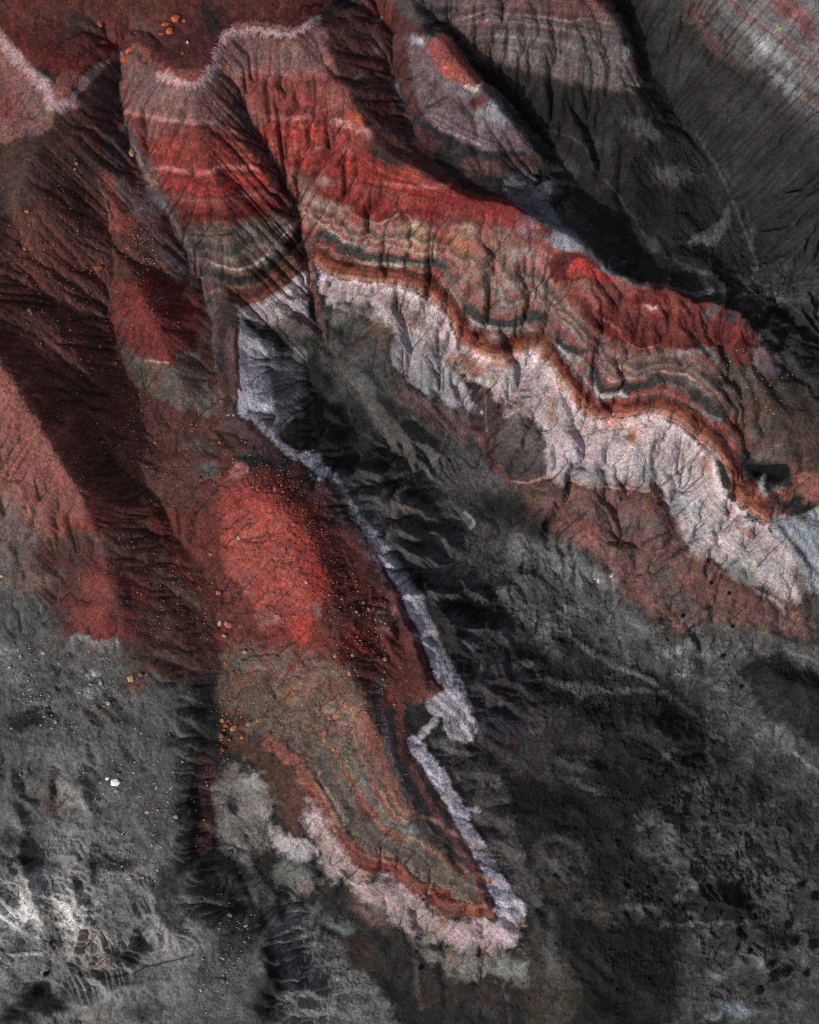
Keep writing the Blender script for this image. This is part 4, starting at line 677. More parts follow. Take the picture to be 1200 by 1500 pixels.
# thin beds that follow the height, stains in the rills, mottling
hb = blur(H, 1) * .85 + H0 * .15 + (fbm(60, 2, 88) - .5) * 2 + nA * .3
lum = ALB @ np.array([.3, .6, .1]); sat = (ALB.max(-1) - ALB.min(-1)) / ALB.max(-1)
BEDS = {0: [[(385,482),(420,470),(480,447),(560,478),(640,528),(690,565),(740,612),(792,645),(800,702),(880,714),(958,716),(985,748),(1002,802),(1100,854),(1172,888)], [(380,1262),(420,1300),(480,1310),(540,1340),(600,1385),(660,1412),(730,1420),(790,1390)], [(740,190),(860,220),(960,240)], [(1010,180),(1100,270),(1200,340)]],
 1.6: [[(430,440),(500,426),(580,446),(640,480),(680,540),(760,560),(820,610),(900,655),(1000,670),(1040,740),(1110,810),(1170,860)], [(470,1262),(540,1308),(600,1350),(660,1378),(724,1382),(762,1350),(740,1290),(702,1226),(660,1150)]],
 3: [[(340,446),(388,444),(452,405),(500,408),(560,418),(620,432),(650,460),(664,496),(690,514),(740,522),(790,514),(812,545),(840,585),(866,614),(920,612),(958,606),(995,620),(1025,645),(1050,680),(1066,715),(1090,745),(1120,770),(1160,812),(1190,845)], [(455,1182),(480,1208),(504,1244),(535,1272),(575,1284),(610,1308),(650,1330),(690,1344),(722,1338),(690,1276),(640,1198),(600,1120)], [(690,80),(735,88),(820,112),(880,134),(945,132)], [(1000,60),(1100,150),(1200,240)]],
 4: [[(322,438),(352,446),(386,434),(424,404),(452,386)], [(465,374),(490,391),(530,400),(580,405),(620,414),(650,440),(668,466),(678,490),(700,506),(725,512),(760,505),(792,498),(812,528),(838,560),(856,585),(872,600),(920,598),(960,592),(1002,606),(1032,630),(1060,660),(1076,690),(1088,722),(1112,742),(1138,764)], [(425,1110),(450,1140),(470,1170),(484,1195),(502,1232),(530,1258),(575,1272),(605,1295),(640,1316),(680,1330),(712,1322),(680,1262),(620,1180),(588,1100)]],
 5.5: [[(305,402),(345,410),(385,402),(420,372),(440,345)], [(470,345),(510,366),(560,380),(630,386),(660,400),(690,455),(710,466),(745,472),(790,462),(818,498),(850,515),(876,550),(884,566),(935,562),(966,552),(1015,582),(1058,608),(1090,660)], [(470,1115),(510,1180),(560,1225),(620,1262),(690,1305)], [(725,45),(790,46),(860,62),(915,85)], [(618,186),(650,204),(700,228),(765,228)]],
 6.5: [[(298,383),(330,392),(360,392),(386,380),(414,346),(437,325)], [(445,310),(470,325),(500,350),(532,364),(600,366),(680,400),(720,440),(780,440),(830,470),(872,520),(895,548),(932,551),(973,544),(1020,555),(1075,620)], [(500,1080),(540,1150),(580,1200),(640,1252)], [(670,40),(720,30),(770,34),(820,40),(882,56)]],
 8: [[(266,332),(310,325),(355,318),(425,312)], [(436,255),(480,288),(522,316),(560,328),(612,316),(690,326),(745,334),(800,370),(830,420),(884,484),(930,514),(1000,510),(1060,550)], [(530,1050),(570,1130),(600,1195)], [(674,32),(720,14),(800,22),(862,26),(900,36)], [(612,110),(650,150),(700,190),(770,215)], [(985,-20),(1060,40),(1130,100),(1250,190)]],
 9.3: [[(242,268),(290,278),(340,270),(392,268)], [(405,228),(440,238),(480,232),(545,266),(600,271),(660,285),(740,312),(812,350),(875,410),(960,450),(1060,480)]],
 10.2: [[(225,214),(260,220),(310,218),(360,226)], [(385,174),(420,176),(460,172),(500,190),(545,215),(600,242),(680,268)], [(628,62),(665,95),(705,128)]],
 11.3: [[(186,166),(215,172),(260,178),(310,182),(345,196)], [(360,118),(420,114),(480,112)], [(690,-20),(800,-20),(890,-10)], [(1060,-60),(1160,20),(1260,80)]],
 12.6: [[(190,84),(235,112),(300,119),(312,98),(334,50),(380,43),(430,52),(464,28)], [(0,50),(40,92),(80,146),(125,122)]]}
STRAT = blur(relax([[(x, y, v) for x, y in L] for v, LL in BEDS.items() for L in LL], on_ground), 2)
sv = STRAT + (H - Hm) * .35 + nA * .35 + (fbm(70, 2, 88) - .5) * .4
bz = zone(330, 300, 130, 190) + zone(560, 300, 170, 190) + zone(880, 530, 240, 160) + zone(600, 1200, 170, 140) + zone(790, 50, 160, 90) + .35 * zone(690, 150, 70, 60) + zone(1150, 60, 120, 120) + zone(1090, 760, 110, 110) + zone(640, 470, 160, 80)
bedded = np.clip(bz, 0, 1) * sstep(.05, .25, SL0)
beds = table(sv, .34, 1) * .5 + table(sv, .11, 2) * .6 + table(sv, .05, 4) * .4 + sstep(.36, .48, table(sv, .13, 9)) * .35
bedded = bedded * (.45 + .9 * fbm(55, 3, 890))
bedhue = table(sv, .21, 6) * bedded
pale = sstep(.10, .38, lum)
stain = np.clip(sstep(.27, .52, RILL) * (.75 + .45 * pale) * sstep(.05, .28, SL), 0, 1)
stain = np.clip(stain * (.5 + 1.0 * fbm(50, 3, 811)), 0, 1)
net = sstep(.34, .62, RILL); net = np.maximum.reduce([net] + [np.roll(net, k_, ax_) * .7 for k_ in (-1, 1) for ax_ in (0, 1)])
net = net * sstep(.04, .2, SL) * (.45 + .9 * fbm(60, 3, 813))
ALB *= (1 - .55 * np.clip(net, 0, 1))[..., None]
ALB += (lin((84, 66, 62)) * (0.35 + lum[..., None] * 1.2) - ALB) * (stain * .75)[..., None]
ALB *= (1 - .26 * sstep(.62, .86, sat))[..., None]
m1, m2, m3 = fbm(46, 5, 501, .6) - .5, fbm(11, 4, 502, .65) - .5, fbm(3, 2, 503) - .5
crack = np.abs(fbm(17, 4, 520, .6) - .5); crack = 1 - sstep(0, .022, crack)
m4 = fbm(5, 3, 540, .85) - .5
calm = 1 - .5 * pale
mott = CRUST * cz * .9 + m1 * .6 + (m2 * .8 + m4 * .7 + m3 * .25) * calm - crack * .3 * sstep(.35, .6, PATCH) + beds * bedded
fine = STREAK * 0.07 + STREAK2 * 0.05
tot = mott + fine * np.clip(SL * 2, .25, 1)
ALB *= np.exp(tot - .22)[..., None]
ALB += (((ALB @ np.array([.3, .5, .2])) * np.clip(sat * 1.0, 0, .2))[..., None] - ALB * np.clip(sat * 1.0, 0, .2)[..., None])
hue = (fbm(20, 4, 531) - .5) * .5 * np.clip(sat * 2, 0, 1) + bedhue * .9 * np.clip(sat * 2, .15, 1)      # iron and chalk come and go
ALB[..., 0] *= np.exp(hue * .35); ALB[..., 1] *= np.exp(-hue * .5); ALB[..., 2] *= np.exp(-hue * .5)
tint = np.clip(sat * 2 + pale * .15, 0, 1) * .6                     # mixed mineral grains
for k in range(3): ALB[..., k] *= np.exp(((vnoise(2.1, 770 + k) - .5) * .55 + (rng.random((NY, NX)) - .5) * .35 + (vnoise(9, 780 + k) - .5) * .22) * tint)
speck = (vnoise(2.4, 790) - .5) * .5 * STONY + (vnoise(1.9, 791) - .5) * .12
ALB *= np.exp(speck + .02 * sstep(.2, .5, lum))[..., None]
ALB = np.clip(ALB, 0.003, 0.8)

# ------------------------------------------------------------------ materials
def soil_material(name, grain=0.2, rough=0.95):
    m = bpy.data.materials.new(name); m.use_nodes = True; nt = m.node_tree; N = nt.nodes; Lk = nt.links
    b = N['Principled BSDF']; b.inputs['Roughness'].default_value = rough; b.inputs['Specular IOR Level'].default_value = 0.15
    at = N.new('ShaderNodeAttribute'); at.attribute_name = 'mineral'
    tc = N.new('ShaderNodeTexCoord')
    n1 = N.new('ShaderNodeTexNoise'); n1.inputs['Scale'].default_value = 7.0; n1.inputs['Detail'].default_value = 3; n1.inputs['Roughness'].default_value = .7
    mr = N.new('ShaderNodeMapRange'); mr.inputs['From Min'].default_value = .3; mr.inputs['From Max'].default_value = .7
    mr.inputs['To Min'].default_value = 1 - grain; mr.inputs['To Max'].default_value = 1 + grain
    def math_(op, x, y):
        n = N.new('ShaderNodeMath'); n.operation = op
        for i, v in enumerate((x, y)):
            if isinstance(v, (int, float)): n.inputs[i].default_value = v
            else: Lk.new(v, n.inputs[i])
        return n.outputs[0]
    def rng_(v, a0, a1, b0, b1):
        n = N.new('ShaderNodeMapRange'); n.inputs['From Min'].default_value = a0; n.inputs['From Max'].default_value = a1; n.inputs['To Min'].default_value = b0; n.inputs['To Max'].default_value = b1
        Lk.new(v, n.inputs['Value']); return n.outputs['Result']
    Lk.new(tc.outputs['Object'], n1.inputs['Vector']); Lk.new(n1.outputs['Fac'], mr.inputs['Value'])
    wp = N.new('ShaderNodeTexNoise'); wp.inputs['Scale'].default_value = 1.6; wp.inputs['Detail'].default_value = 3; Lk.new(tc.outputs['Object'], wp.inputs['Vector'])
    vm = N.new('ShaderNodeVectorMath'); vm.operation = 'MULTIPLY_ADD'; vm.inputs[1].default_value = (.9, .9, .9); Lk.new(wp.outputs['Color'], vm.inputs[0]); Lk.new(tc.outputs['Object'], vm.inputs[2])
    tot = mr.outputs['Result']; hgt = n1.outputs['Fac']
    for sc_, lo_, hi_ in ((4.2, .72, 1.3),):                       # clods and crumbs, each with its own tone
        v = N.new('ShaderNodeTexVoronoi'); v.inputs['Scale'].default_value = sc_; Lk.new(vm.outputs[0], v.inputs['Vector'])
        sp = N.new('ShaderNodeSeparateColor'); Lk.new(v.outputs['Color'], sp.inputs[0])
        tot = math_('MULTIPLY', tot, rng_(sp.outputs[0], 0, 1, lo_, hi_)); hgt = math_('SUBTRACT', hgt, math_('MULTIPLY', v.outputs['Distance'], 1.2 / 1.0))
    for sc_, wd_, lo_ in ((.8, .035, .62),):                          # drying cracks
        v = N.new('ShaderNodeTexVoronoi'); v.feature = 'DISTANCE_TO_EDGE'; v.inputs['Scale'].default_value = sc_; Lk.new(vm.outputs[0], v.inputs['Vector'])
        msk = rng_(wp.outputs['Fac'], .42, .58, 0, 1)
        c = rng_(v.outputs['Distance'], 0, wd_, lo_, 1); tot = math_('MULTIPLY', tot, math_('ADD', math_('MULTIPLY', c, msk), math_('SUBTRACT', 1, msk)))
    mx = N.new('ShaderNodeMix'); mx.data_type = 'RGBA'; mx.blend_type = 'MULTIPLY'; mx.inputs['Factor'].default_value = 1
    bp = N.new('ShaderNodeBump'); bp.inputs['Strength'].default_value = .45; bp.inputs['Distance'].default_value = .10
    Lk.new(at.outputs['Color'], mx.inputs[6]); Lk.new(tot, mx.inputs[7]); Lk.new(mx.outputs[2], b.inputs['Base Color'])
    Lk.new(hgt, bp.inputs['Height']); Lk.new(bp.outputs['Normal'], b.inputs['Normal'])
    return m
SOIL = soil_material('weathered_clay')

# ------------------------------------------------------------------ ground meshes
def inside(pts):
    Q = catmull(pts, 3, True); Q = np.vstack([Q, Q[:1]]); r = np.zeros((NY, NX), bool)
    X = PXc + nA * 8; Y = PYc + nB * 8
    for p, q in zip(Q[:-1], Q[1:]):
        if p[1] == q[1]: continue
        r ^= ((p[1] > Y) != (q[1] > Y)) & (X < (q[0] - p[0]) * (Y - p[1]) / (q[1] - p[1]) + p[0])
    return r
REG = np.zeros((NY, NX), np.int8)
AREAS = [('valley_floor', 'dark grey valley floor of clay with pale dry stream traces', None),
 ('grey_hillside', 'grey stony hillside with a pale eroded scarp below the red slopes', [(-300,790),(60,800),(150,780),(235,850),(320,900),(330,1040),(322,1110),(340,1180),(420,1305),(560,1420),(660,1520),(660,1800),(-300,1800)]),
 ('red_basin', 'dim dark red stony basin between the rim and the lit crest', [(-300,60),(60,120),(100,150),(175,90),(175,180),(220,265),(268,350),(305,420),(322,520),(330,605),(385,650),(345,680),(300,760),(225,720),(235,850),(150,780),(60,800),(-300,790)]),
 ('red_rim_cap', 'dark red cap of the hill above a frayed pale rim', [(-300,-300),(560,-300),(545,-30),(467,22),(430,45),(340,38),(314,75),(300,112),(245,105),(195,70),(160,85),(128,115),(90,142),(70,110),(20,65),(-300,20)]),
 ('banded_ridge', 'red ridge with pink, olive, orange and white mineral bands', [(175,80),(245,105),(300,114),(314,75),(340,38),(430,45),(467,22),(545,-30),(565,60),(590,150),(635,235),(690,282),(750,312),(860,365),(930,405),(1030,428),(1130,470),(1260,650),(1400,800),(1260,900),(1170,890),(1000,800),(950,830),(840,790),(745,720),(680,760),(565,640),(510,560),(473,485),(440,500),(380,470),(322,440),(268,350),(220,265),(175,180)]),
 ('stony_red_spur', 'bright red stony dome running down into a pale banded spur', [(322,430),(380,470),(440,500),(473,485),(510,560),(565,640),(680,765),(780,930),(760,1130),(690,1090),(720,1200),(790,1380),(780,1450),(660,1520),(560,1420),(420,1305),(340,1180),(322,1110),(330,1040),(320,900),(235,850),(225,720),(300,760),(345,680),(385,650),(330,605)]),
 ('purple_spur', 'narrow purple grey spur with a small red crest', [(545,-300),(600,-300),(640,10),(690,80),(760,160),(830,250),(880,320),(930,375),(930,405),(860,365),(750,312),(690,282),(635,235),(590,150),(565,60),(545,-30)]),
 ('striped_ridge', 'dark ridge with thin pink and pale stripes along its top', [(600,-300),(900,-300),(905,-60),(935,60),(975,140),(1020,205),(1058,270),(1090,340),(1060,400),(960,405),(930,375),(880,320),(830,250),(760,160),(690,80),(640,10)]),
 ('pale_slope', 'long dark slope with a pale rilled upper part', [(900,-300),(1600,-300),(1600,330),(1150,400),(1105,400),(1058,270),(1020,205),(975,140),(935,60),(905,-60)])]
for k, (nm, lb, pg) in enumerate(AREAS):
    if pg: REG[inside(pg)] = k
ids = np.arange(NX * NY).reshape(NY, NX)
quads = np.stack([ids[:-1, :-1], ids[:-1, 1:], ids[1:, 1:], ids[1:, :-1]], -1).reshape(-1, 4)
freg = REG[:-1, :-1].ravel()
VCO = np.stack([GX, GY, H], -1).reshape(-1, 3)
VAL = np.concatenate([ALB, np.ones((NY, NX, 1))], -1).reshape(-1, 4)
def grid_object(name, label, co, col, q):
    me = bpy.data.meshes.new(name)
    me.vertices.add(len(co)); me.vertices.foreach_set('co', co.astype(np.float32).ravel())
    me.loops.add(q.size); me.loops.foreach_set('vertex_index', q.astype(np.int32).ravel())
    me.polygons.add(len(q)); me.polygons.foreach_set('loop_start', np.arange(0, q.size, 4, dtype=np.int32))
    me.polygons.foreach_set('loop_total', np.full(len(q), 4, np.int32))
    me.polygons.foreach_set('use_smooth', np.ones(len(q), bool))
    a = me.attributes.new('mineral', 'FLOAT_COLOR', 'POINT'); a.data.foreach_set('color', col.astype(np.float32).ravel())
    me.update(calc_edges=True); me.materials.append(SOIL)
    o = bpy.data.objects.new(name, me); COL.objects.link(o); o['kind'] = 'structure'; o['label'] = label
    return o
for k, (nm, lb, pg) in enumerate(AREAS):
    q = quads[freg == k]
    u, inv = np.unique(q, return_inverse=True)
    grid_object(nm, lb, VCO[u], VAL[u], inv.reshape(-1, 4))
# the land goes on beyond the picture: the same relief mirrored outwards on a widening grid
def outer_axis(a0, n):
    core = np.arange(0, n, 6); core = np.append(core[core < n - 1], n - 1) * STEP + a0
    g = [1.0 * 1.09 ** k for k in range(52)]; o = np.cumsum(g)
    return np.concatenate([core[0] - o[::-1], core, core[-1] + o])
ox, oy = outer_axis(X0, NX), outer_axis(Y0, NY)
def mirror(v, a0, n):
    t = np.abs((v - a0) / STEP) % (2 * (n - 1)); return np.where(t > n - 1, 2 * (n - 1) - t, t).round().astype(int)
mi, mj = mirror(oy, Y0, NY), mirror(ox, X0, NX)
OH = blur(H, 3)[mi][:, mj]
edge = (mi[:, None] * 0 == 0)
onb = ((oy[:, None] >= gy[0] - 1e-6) & (oy[:, None] <= gy[-1] + 1e-6)) & ((ox[None, :] >= gx[0] - 1e-6) & (ox[None, :] <= gx[-1] + 1e-6))
OH = np.where(onb, H[mi][:, mj] - 0.0, OH)
OX, OY = np.meshgrid(ox, oy)
oid = np.arange(OX.size).reshape(OX.shape)
oq = np.stack([oid[:-1, :-1], oid[:-1, 1:], oid[1:, 1:], oid[1:, :-1]], -1)
keep = ~(onb[:-1, :-1] & onb[:-1, 1:] & onb[1:, 1:] & onb[1:, :-1])
oq = oq[keep]; u, inv = np.unique(oq, return_inverse=True)
OC = np.stack([OX, OY, OH], -1).reshape(-1, 3)[u]; OA = np.concatenate([ALB[mi][:, mj], np.ones(OX.shape + (1,))], -1).reshape(-1, 4)[u]
grid_object('surrounding_badlands', 'eroded badland hills continuing around the valley', OC, OA, inv.reshape(-1, 4))

# ------------------------------------------------------------------ stones and shrubs
def at(px, py):
    """ground point seen at a pixel of the photograph"""
    h = 12.0
    for _ in range(12):
        x, y = unproj(px, py, h)
        j = int(np.clip(round((x - X0) / STEP), 0, NX - 1)); i = int(np.clip(round((y - Y0) / STEP), 0, NY - 1))
        h = .5 * h + .5 * Hs[i, j]
    x, y = unproj(px, py, h)
    j = int(np.clip(round((x - X0) / STEP), 1, NX - 2)); i = int(np.clip(round((y - Y0) / STEP), 1, NY - 2))
    return x, y, float(H[i - 1:i + 2, j - 1:j + 2].mean())
def stone_material(name, c, var=.35):
    m = bpy.data.materials.new(name); m.use_nodes = True; N = m.node_tree.nodes; Lk = m.node_tree.links; b = N['Principled BSDF']
    b.inputs['Roughness'].default_value = .9; b.inputs['Specular IOR Level'].default_value = .2
    tc = N.new('ShaderNodeTexCoord'); n = N.new('ShaderNodeTexNoise'); n.inputs['Scale'].default_value = 5; n.inputs['Detail'].default_value = 5
    r = N.new('ShaderNodeValToRGB'); l = lin(c)
    r.color_ramp.elements[0].position = .3; r.color_ramp.elements[0].color = (*(l * (1 - var)), 1)
    r.color_ramp.elements[1].position = .7; r.color_ramp.elements[1].color = (*np.clip(l * (1 + var), 0, .9), 1)
    Lk.new(tc.outputs['Object'], n.inputs['Vector']); Lk.new(n.outputs['Fac'], r.inputs['Fac']); Lk.new(r.outputs['Color'], b.inputs['Base Color'])
    bp = N.new('ShaderNodeBump'); bp.inputs['Strength'].default_value = .5; bp.inputs['Distance'].default_value = .1
    Lk.new(n.outputs['Fac'], bp.inputs['Height']); Lk.new(bp.outputs['Normal'], b.inputs['Normal'])
    return m
MAT = {k: stone_material(k + '_stone', c) for k, c in dict(orange=(184,92,62), rust=(140,76,60), pink=(172,104,94), tan=(176,142,116), ochre=(168,124,76), brown=(130,98,80), grey=(112,111,110), pale=(176,166,158), red=(178,80,68)).items()}
MAT['white'] = stone_material('white_stone', (250,250,248), .04)
import bmesh
def rock_mesh(name, seed, npts=16, flat=.7, mat=None):
    r = random.Random(seed); bm = bmesh.new()
    for k in range(npts):
        z = 2 * (k + .5) / npts - 1; t = k * 2.39996 + r.uniform(-.4, .4); q = math.sqrt(1 - z * z); f = r.uniform(.82, 1.08)
        bm.verts.new((q * math.cos(t) * f * .5, q * math.sin(t) * f * .5 * r.uniform(.85, 1), z * .5 * flat * f))
    res = bmesh.ops.convex_hull(bm, input=bm.verts)
    bmesh.ops.delete(bm, geom=[g for g in res['geom_interior'] + res['geom_unused'] if isinstance(g, bmesh.types.BMVert)], context='VERTS')
    me = bpy.data.meshes.new(name); bm.to_mesh(me); bm.free()
    if mat: me.materials.append(mat)
    return me
def put(name, me, px, py, w, h, label, cat, group=None, ang=None, tall=.75, sink=.25):
    o = bpy.data.objects.new(name, me); COL.objects.link(o)
    x, y, z = at(px, py); s_ = (CAM_Z - z) / PPM; w *= s_; h *= s_; t = tall * min(w, h)
    o.scale = (w, h, t); o.location = (x, y, z + t * (.5 - sink) * .7)
    o.rotation_euler = (random.uniform(-.2, .2), random.uniform(-.2, .2), random.uniform(-.5, .5) if ang is None else math.radians(ang))
    o['label'] = label; o['category'] = cat
    if group: o['group'] = group
    return o
random.seed(5)
BIG = [  # px, py, width, height, colour, angle, label
 (258,28,16,13,'orange',30,'largest bright orange boulder on the dark red cap'),
 (243,36,14,8,'orange',15,'flat orange boulder touching the largest one on the red cap'),
 (249,46,14,12,'orange',40,'blocky orange boulder just below the largest on the red cap'),
 (236,50,7,5,'orange',0,'small orange stone left of the blocky boulder on the cap'),
 (270,31,7,6,'red',0,'small deep red stone right of the largest cap boulder'),
 (275,62,5,5,'pale',0,'small pale stone alone on the dark red cap'),
 (268,78,5,7,'rust',0,'small rust stone low on the dark red cap'),
 (147,35,9,13,'rust',30,'upright rust boulder at the left head of the cap gully'),
 (190,74,14,9,'orange',30,'upper of two orange boulders in the notch of the rim'),
 (184,87,11,14,'orange',-35,'lower of two orange boulders in the notch of the rim'),
 (182,129,5,4,'orange',0,'small orange stone in the gully below the rim notch'),
 (200,117,5,4,'orange',0,'small orange stone on the lilac slope below the rim notch'),
 (176,185,15,19,'pink',25,'big pinkish grey boulder at the top of the red spur gully'),
 (192,222,11,17,'tan',20,'narrow tan boulder midway down the red spur gully'),
 (222,262,13,12,'brown',0,'larger half of the cracked brown boulder in the gully'),
 (231,266,12,14,'brown',40,'smaller half of the cracked brown boulder in the gully'),
 (218,272,8,6,'brown',10,'small brown block under the cracked gully boulder'),
 (145,393,17,11,'rust',0,'broad rusty orange boulder above the red knob'),
 (133,396,6,5,'rust',0,'small rusty stone left of the boulder above the red knob'),
 (113,240,6,6,'ochre',0,'upper of two small yellow orange stones on the dim hillside'),
 (110,248,5,5,'ochre',0,'lower of two small yellow orange stones on the dim hillside'),
 (146,507,5,8,'orange',20,'single orange stone in the shaded red basin'),
 (350,788,6,7,'pale',0,'pale cream stone high on the left of the red dome'),
 (309,812,8,6,'pink',0,'pink stone in the gully left of the red dome'),
 (320,868,11,10,'pink',0,'round pink boulder at the left foot of the red dome'),
 (335,914,16,13,'pink',-30,'biggest pink boulder below the red dome in the gully'),
 (322,913,6,11,'pale',-25,'slim pale boulder beside the biggest pink one in the gully'),
 (329,931,8,6,'tan',-20,'tan stone just under the biggest pink gully boulder'),
 (359,955,8,7,'tan',0,'tan stone alone at the lower end of the red dome'),
 (407,903,13,10,'pink',0,'large pink boulder on the lower middle of the red dome'),
 (432,903,9,6,'pink',0,'pink boulder right of the large one on the red dome'),
 (449,853,6,6,'pale',0,'pale stone on the right side of the red dome'),
 (365,733,9,8,'red',0,'red boulder near the top of the red dome'),
 (378,717,6,6,'orange',0,'small orange red stone at the very top of the red dome'),
 (376,788,6,6,'brown',0,'brown stone in the middle of the bright red dome'),
 (331,971,6,8,'orange',0,'red orange stone at the upper end of the gully rubble'),
 (341,985,7,6,'rust',20,'rust stone in the upper gully rubble'),
 (326,1055,7,8,'ochre',0,'upright yellow stone at the left of the gully rubble'),
 (331,1063,9,7,'orange',0,'orange block beside the long yellow slab in the rubble'),
 (343,1066,15,9,'ochre',40,'long yellow slab, biggest in the gully rubble'),
 (365,1060,10,8,'ochre',30,'yellow wedge stone right of the long slab in the rubble'),
 (378,1055,6,9,'ochre',-20,'rightmost yellow stone of the gully rubble'),
 (325,1078,9,10,'brown',0,'dark brown block under the orange rubble in the gully'),
 (355,1080,7,6,'ochre',0,'small ochre stone below the long yellow slab'),
 (327,1098,8,6,'rust',0,'rust stone at the lower end of the gully rubble'),
 (192,994,13,14,'tan',0,'round tan boulder on the grey hillside'),
 (206,988,9,8,'brown',0,'brown stone right of the round tan boulder'),
 (168,1145,22,14,'white',-18,'flat brilliant white rock on the grey hillside'),
 (158,1140,7,6,'white',20,'small white chip left of the brilliant white rock'),
 (3,844,6,7,'pale',0,'pale round stone at the left edge of the grey slope'),
 (30,1135,7,6,'grey',0,'grey stone on the hillside left of the white rock'),
]
shapes = {}
for n, (px, py, w_, h_, c, ang, lb) in enumerate(BIG):
    me = rock_mesh(c + '_boulder', 100 + n, 18, .8, MAT[c])
    put('white_rock' if c == 'white' else ('boulder' if max(w_, h_) >= 10 else 'stone'), me, px, py, w_, h_, lb, 'rock', None, ang, tall=.35 if c == 'white' else .7)
pool = {c: [rock_mesh('stone', 300 + k * 7 + len(c), 11, .8, MAT[c]) for k in range(3)] for c in MAT}
SCATTER = [  # count, pebbles, centre, radii, colours, size, label, group
 (60, 2600, (395,815), (85,130), ('pink','red','rust','red'), (2.0,4.4), 'pinkish stone lying on the bright red dome', 'stones on the bright red dome'),
 (40, 420, (530,910), (60,70), ('pink','tan','rust'), (2.2,4), 'small stone on the shaded right flank of the red dome', 'stones on the right flank of the dome'),
 (50, 1300, (110,440), (150,170), ('pink','brown','rust','grey'), (2.2,4.4), 'stone on the dim dark red hillside at the left', 'stones on the dim hillside'),
 (30, 700, (200,660), (150,80), ('tan','pink','brown'), (2.2,4), 'stone in the shaded floor of the red basin', 'stones in the shaded basin'),
 (40, 700, (80,1010), (110,60), ('grey','pale'), (2.6,5), 'pale grey stone on the upper grey hillside', 'stones on the upper grey hillside'),
 (30, 500, (200,1180), (90,110), ('grey','pale'), (2.4,5), 'grey stone near the white rock on the hillside', 'stones around the white rock'),
 (25, 300, (320,1390), (50,80), ('grey','pale'), (2.6,5), 'grey stone on the dark lower hillside crest', 'stones on the lower hillside crest'),
 (25, 500, (520,1060), (80,120), ('tan','ochre','pink'), (2.2,4), 'tan stone on the olive spur below the dome', 'stones on the olive spur'),
 (0, 260, (335,1030), (22,80), ('ochre','orange','rust','brown'), (2.4,5), '', ''),
 (0, 420, (430,1010), (80,60), ('tan','ochre','pink','brown'), (2.2,4.4), '', ''),
 (0, 500, (70,690), (90,100), ('pink','tan'), (2,3.6), '', ''),
 (0, 600, (220,880), (110,90), ('pink','tan','grey'), (2.2,4), '', ''),
 (0, 260, (205,370), (25,40), ('tan','pink'), (2,3.4), '', ''),
 (0, 300, (1100,560), (60,60), ('tan','grey'), (2,4), '', ''),
]
ico = [(0,0,-1),(.72,-.53,-.45),(-.28,-.85,-.45),(-.89,0,-.45),(-.28,.85,-.45),(.72,.53,-.45),(.28,-.85,.45),(-.72,-.53,.45),(-.72,.53,.45),(.28,.85,.45),(.89,0,.45),(0,0,1)]
icf = [(0,1,2),(1,0,5),(0,2,3),(0,3,4),(0,4,5),(1,5,10),(2,1,6),(3,2,7),(4,3,8),(5,4,9),(1,10,6),(2,6,7),(3,7,8),(4,8,9),(5,9,10),(6,10,11),(7,6,11),(8,7,11),(9,8,11),(10,9,11)]
CLUMP = np.clip((fbm(30, 4, 900, .6) - .5) * 2.2 + .5, 0, 1)
ico = np.array(ico); icf = np.array(icf)
peb = {}
for (cnt, many, c0, rr, cols, sz, lb, grp) in SCATTER:
    for k in range(cnt + many):
        for _ in range(30):
            a = random.uniform(0, 6.283); q = random.random() ** .5 * 1.25; px = c0[0] + rr[0] * q * math.cos(a); py = c0[1] + rr[1] * q * math.sin(a)
            jj = int(np.clip((px - 600) * .1 / STEP * 1.0 + NX / 2, 0, NX - 1)); ii = int(np.clip((750 - py) * .1 / STEP + NY / 2, 0, NY - 1))
            if CLUMP[ii, jj] * (1.3 - q * .9) > random.uniform(.1, .6): break
        c = random.choice(cols)
        if k < cnt:
            d = sz[0] + (sz[1] * 1.8 - sz[0]) * random.random() ** 2.5 + .6
            put('stone', random.choice(pool[c]), px, py, d, d * random.uniform(.7, 1.1), lb, 'stone', grp)
        else:
            x, y, z = at(px, py); d = (.6 + random.random() ** 4 * (sz[1] - 1.4)) * (CAM_Z - z) / PPM * .5
            v = ico * np.array([[random.uniform(.75, 1.2) for _ in range(3)] for _ in range(12)]) * d * np.array([1, random.uniform(.7, 1), .8])
            peb.setdefault(c, []).append(v + np.array([x, y, z + d * .35]))
for c, L in peb.items():
    V = np.concatenate(L); F = np.concatenate([icf + 12 * k for k in range(len(L))])
    me = bpy.data.meshes.new(c + '_gravel'); me.from_pydata(V.tolist(), [], F.tolist()); me.materials.append(MAT[c])
    o = bpy.data.objects.new(c + '_gravel', me); COL.objects.link(o); o['kind'] = 'stuff'; o['label'] = c + ' gravel strewn over the slopes'; o['category'] = 'gravel'
LEAF = stone_material('shrub_leaf', (34,36,32), .5); STEM = stone_material('shrub_stem', (52,44,38), .3)
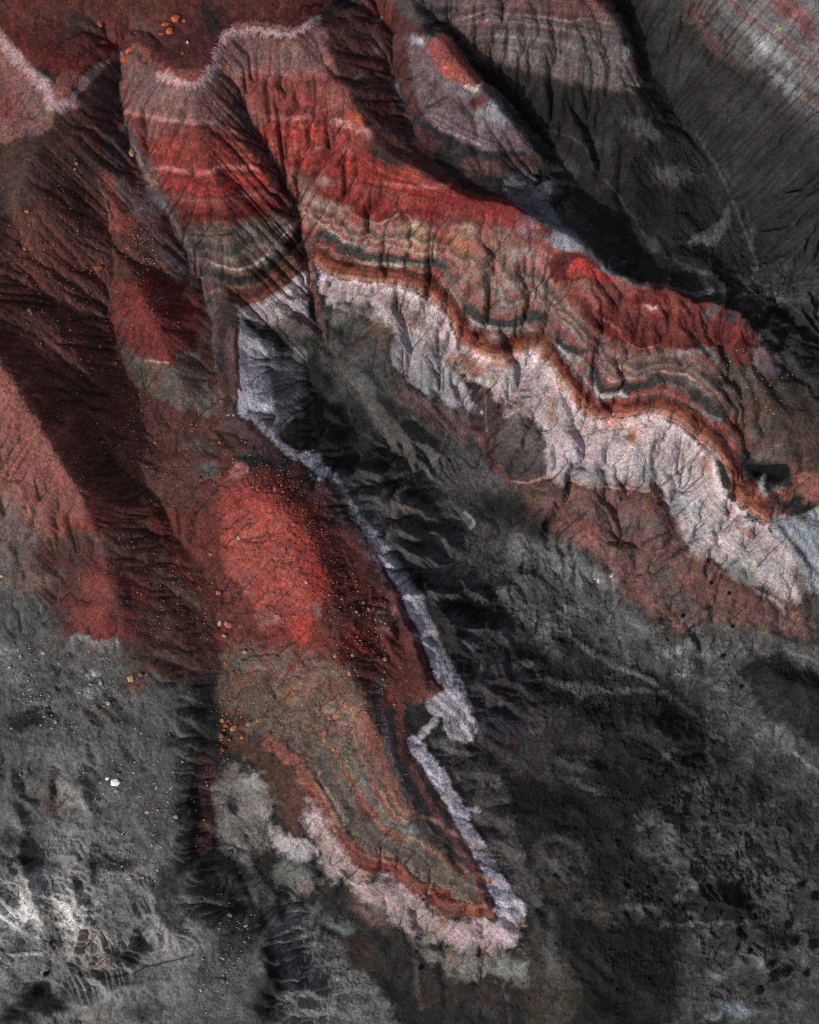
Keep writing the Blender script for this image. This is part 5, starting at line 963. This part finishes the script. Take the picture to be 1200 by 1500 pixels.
def shrub(px, py, d, label):
    x, y, z = at(px, py); r = d * (CAM_Z - z) / PPM * .5; rd = random.Random(int(px * 7 + py))
    root = bpy.data.objects.new('shrub', None); COL.objects.link(root); root.location = (x, y, z); root['label'] = label; root['category'] = 'shrub'; root['group'] = 'dark shrubs on the valley floor'
    V, F = [], []
    for k in range(6):
        a = k * 1.047 + rd.uniform(-.3, .3); b = len(V); e = (r * .7 * math.cos(a), r * .7 * math.sin(a), r * .8)
        V += [(-.04, -.03, -.1), (.04, -.03, -.1), (0, .05, -.1), e]; F += [(b, b + 1, b + 3), (b + 1, b + 2, b + 3), (b + 2, b, b + 3)]
    me = bpy.data.meshes.new('stems'); me.from_pydata(V, [], F); me.materials.append(STEM); o = bpy.data.objects.new('stems', me); COL.objects.link(o); o.parent = root
    V, F = [], []
    for k in range(260):
        z_ = rd.uniform(0, 1); t = rd.uniform(0, 6.283); q = r * math.sqrt(max(0, 1 - z_ * z_)) * rd.uniform(.45, 1.12); c = np.array((q * math.cos(t), q * math.sin(t), z_ * r * .95 + .05)); l = rd.uniform(.08, .2) * r + .03
        u = np.array([rd.uniform(-1, 1) for _ in range(3)]); u /= np.linalg.norm(u) + 1e-6; v = np.cross(u, [rd.uniform(-1, 1) for _ in range(3)]); v /= np.linalg.norm(v) + 1e-6
        b = len(V); V += [tuple(c - u * l), tuple(c + v * l * .5), tuple(c + u * l), tuple(c - v * l * .5)]; F.append((b, b + 1, b + 2, b + 3))
    me = bpy.data.meshes.new('foliage'); me.from_pydata(V, [], F); me.materials.append(LEAF); o = bpy.data.objects.new('foliage', me); COL.objects.link(o); o.parent = root
for sh in [
 (1173,1296,13,'round black shrub alone on pale ground near the right edge'),
 (1193,1313,14,'dark shrub at the right edge below the lone round shrub'),
 (1128,1412,13,'dark shrub above a broader one in the lower right thicket'),
 (1131,1429,18,'broadest black shrub in the lower right thicket'),
 (1151,1423,15,'dark shrub right of the broadest one in the thicket'),
 (1180,1426,9,'small black shrub between thicket and right edge'),
 (1162,1378,13,'dark shrub above the thicket near the right edge'),
 (1189,1384,14,'dark shrub at the right edge above the thicket'),
 (1153,1355,12,'dark shrub standing highest above the lower right thicket'),
 (1112,1450,14,'dark shrub at the lower left of the thicket'),
 (1098,1393,10,'small dark shrub left above the thicket'),
 (1000,1333,8,'small black shrub at the left tip of the dark oval mound'),
 (988,1328,9,'black shrub just left of the dark oval mound'),
 (1097,1334,7,'small black shrub at the right tip of the dark oval mound'),
 (1060,960,7,'small black shrub on the pale floor below the pink slope'),
 (1086,1006,7,'small black shrub left of the dark flat rise'),
 (1000,902,6,'tiny black shrub on the grey rilled slope'),
 (1042,854,6,'tiny black shrub under the edge of the white band'),
 (1068,869,5,'tiny black shrub right of the one under the white band'),
 (1073,918,5,'tiny black shrub at the foot of the pink slope'),
 (616,1417,8,'lone black shrub under the white nose of the spur'),
 (68,1426,9,'black shrub by the gully below the bright scarp'),
]: shrub(*sh)
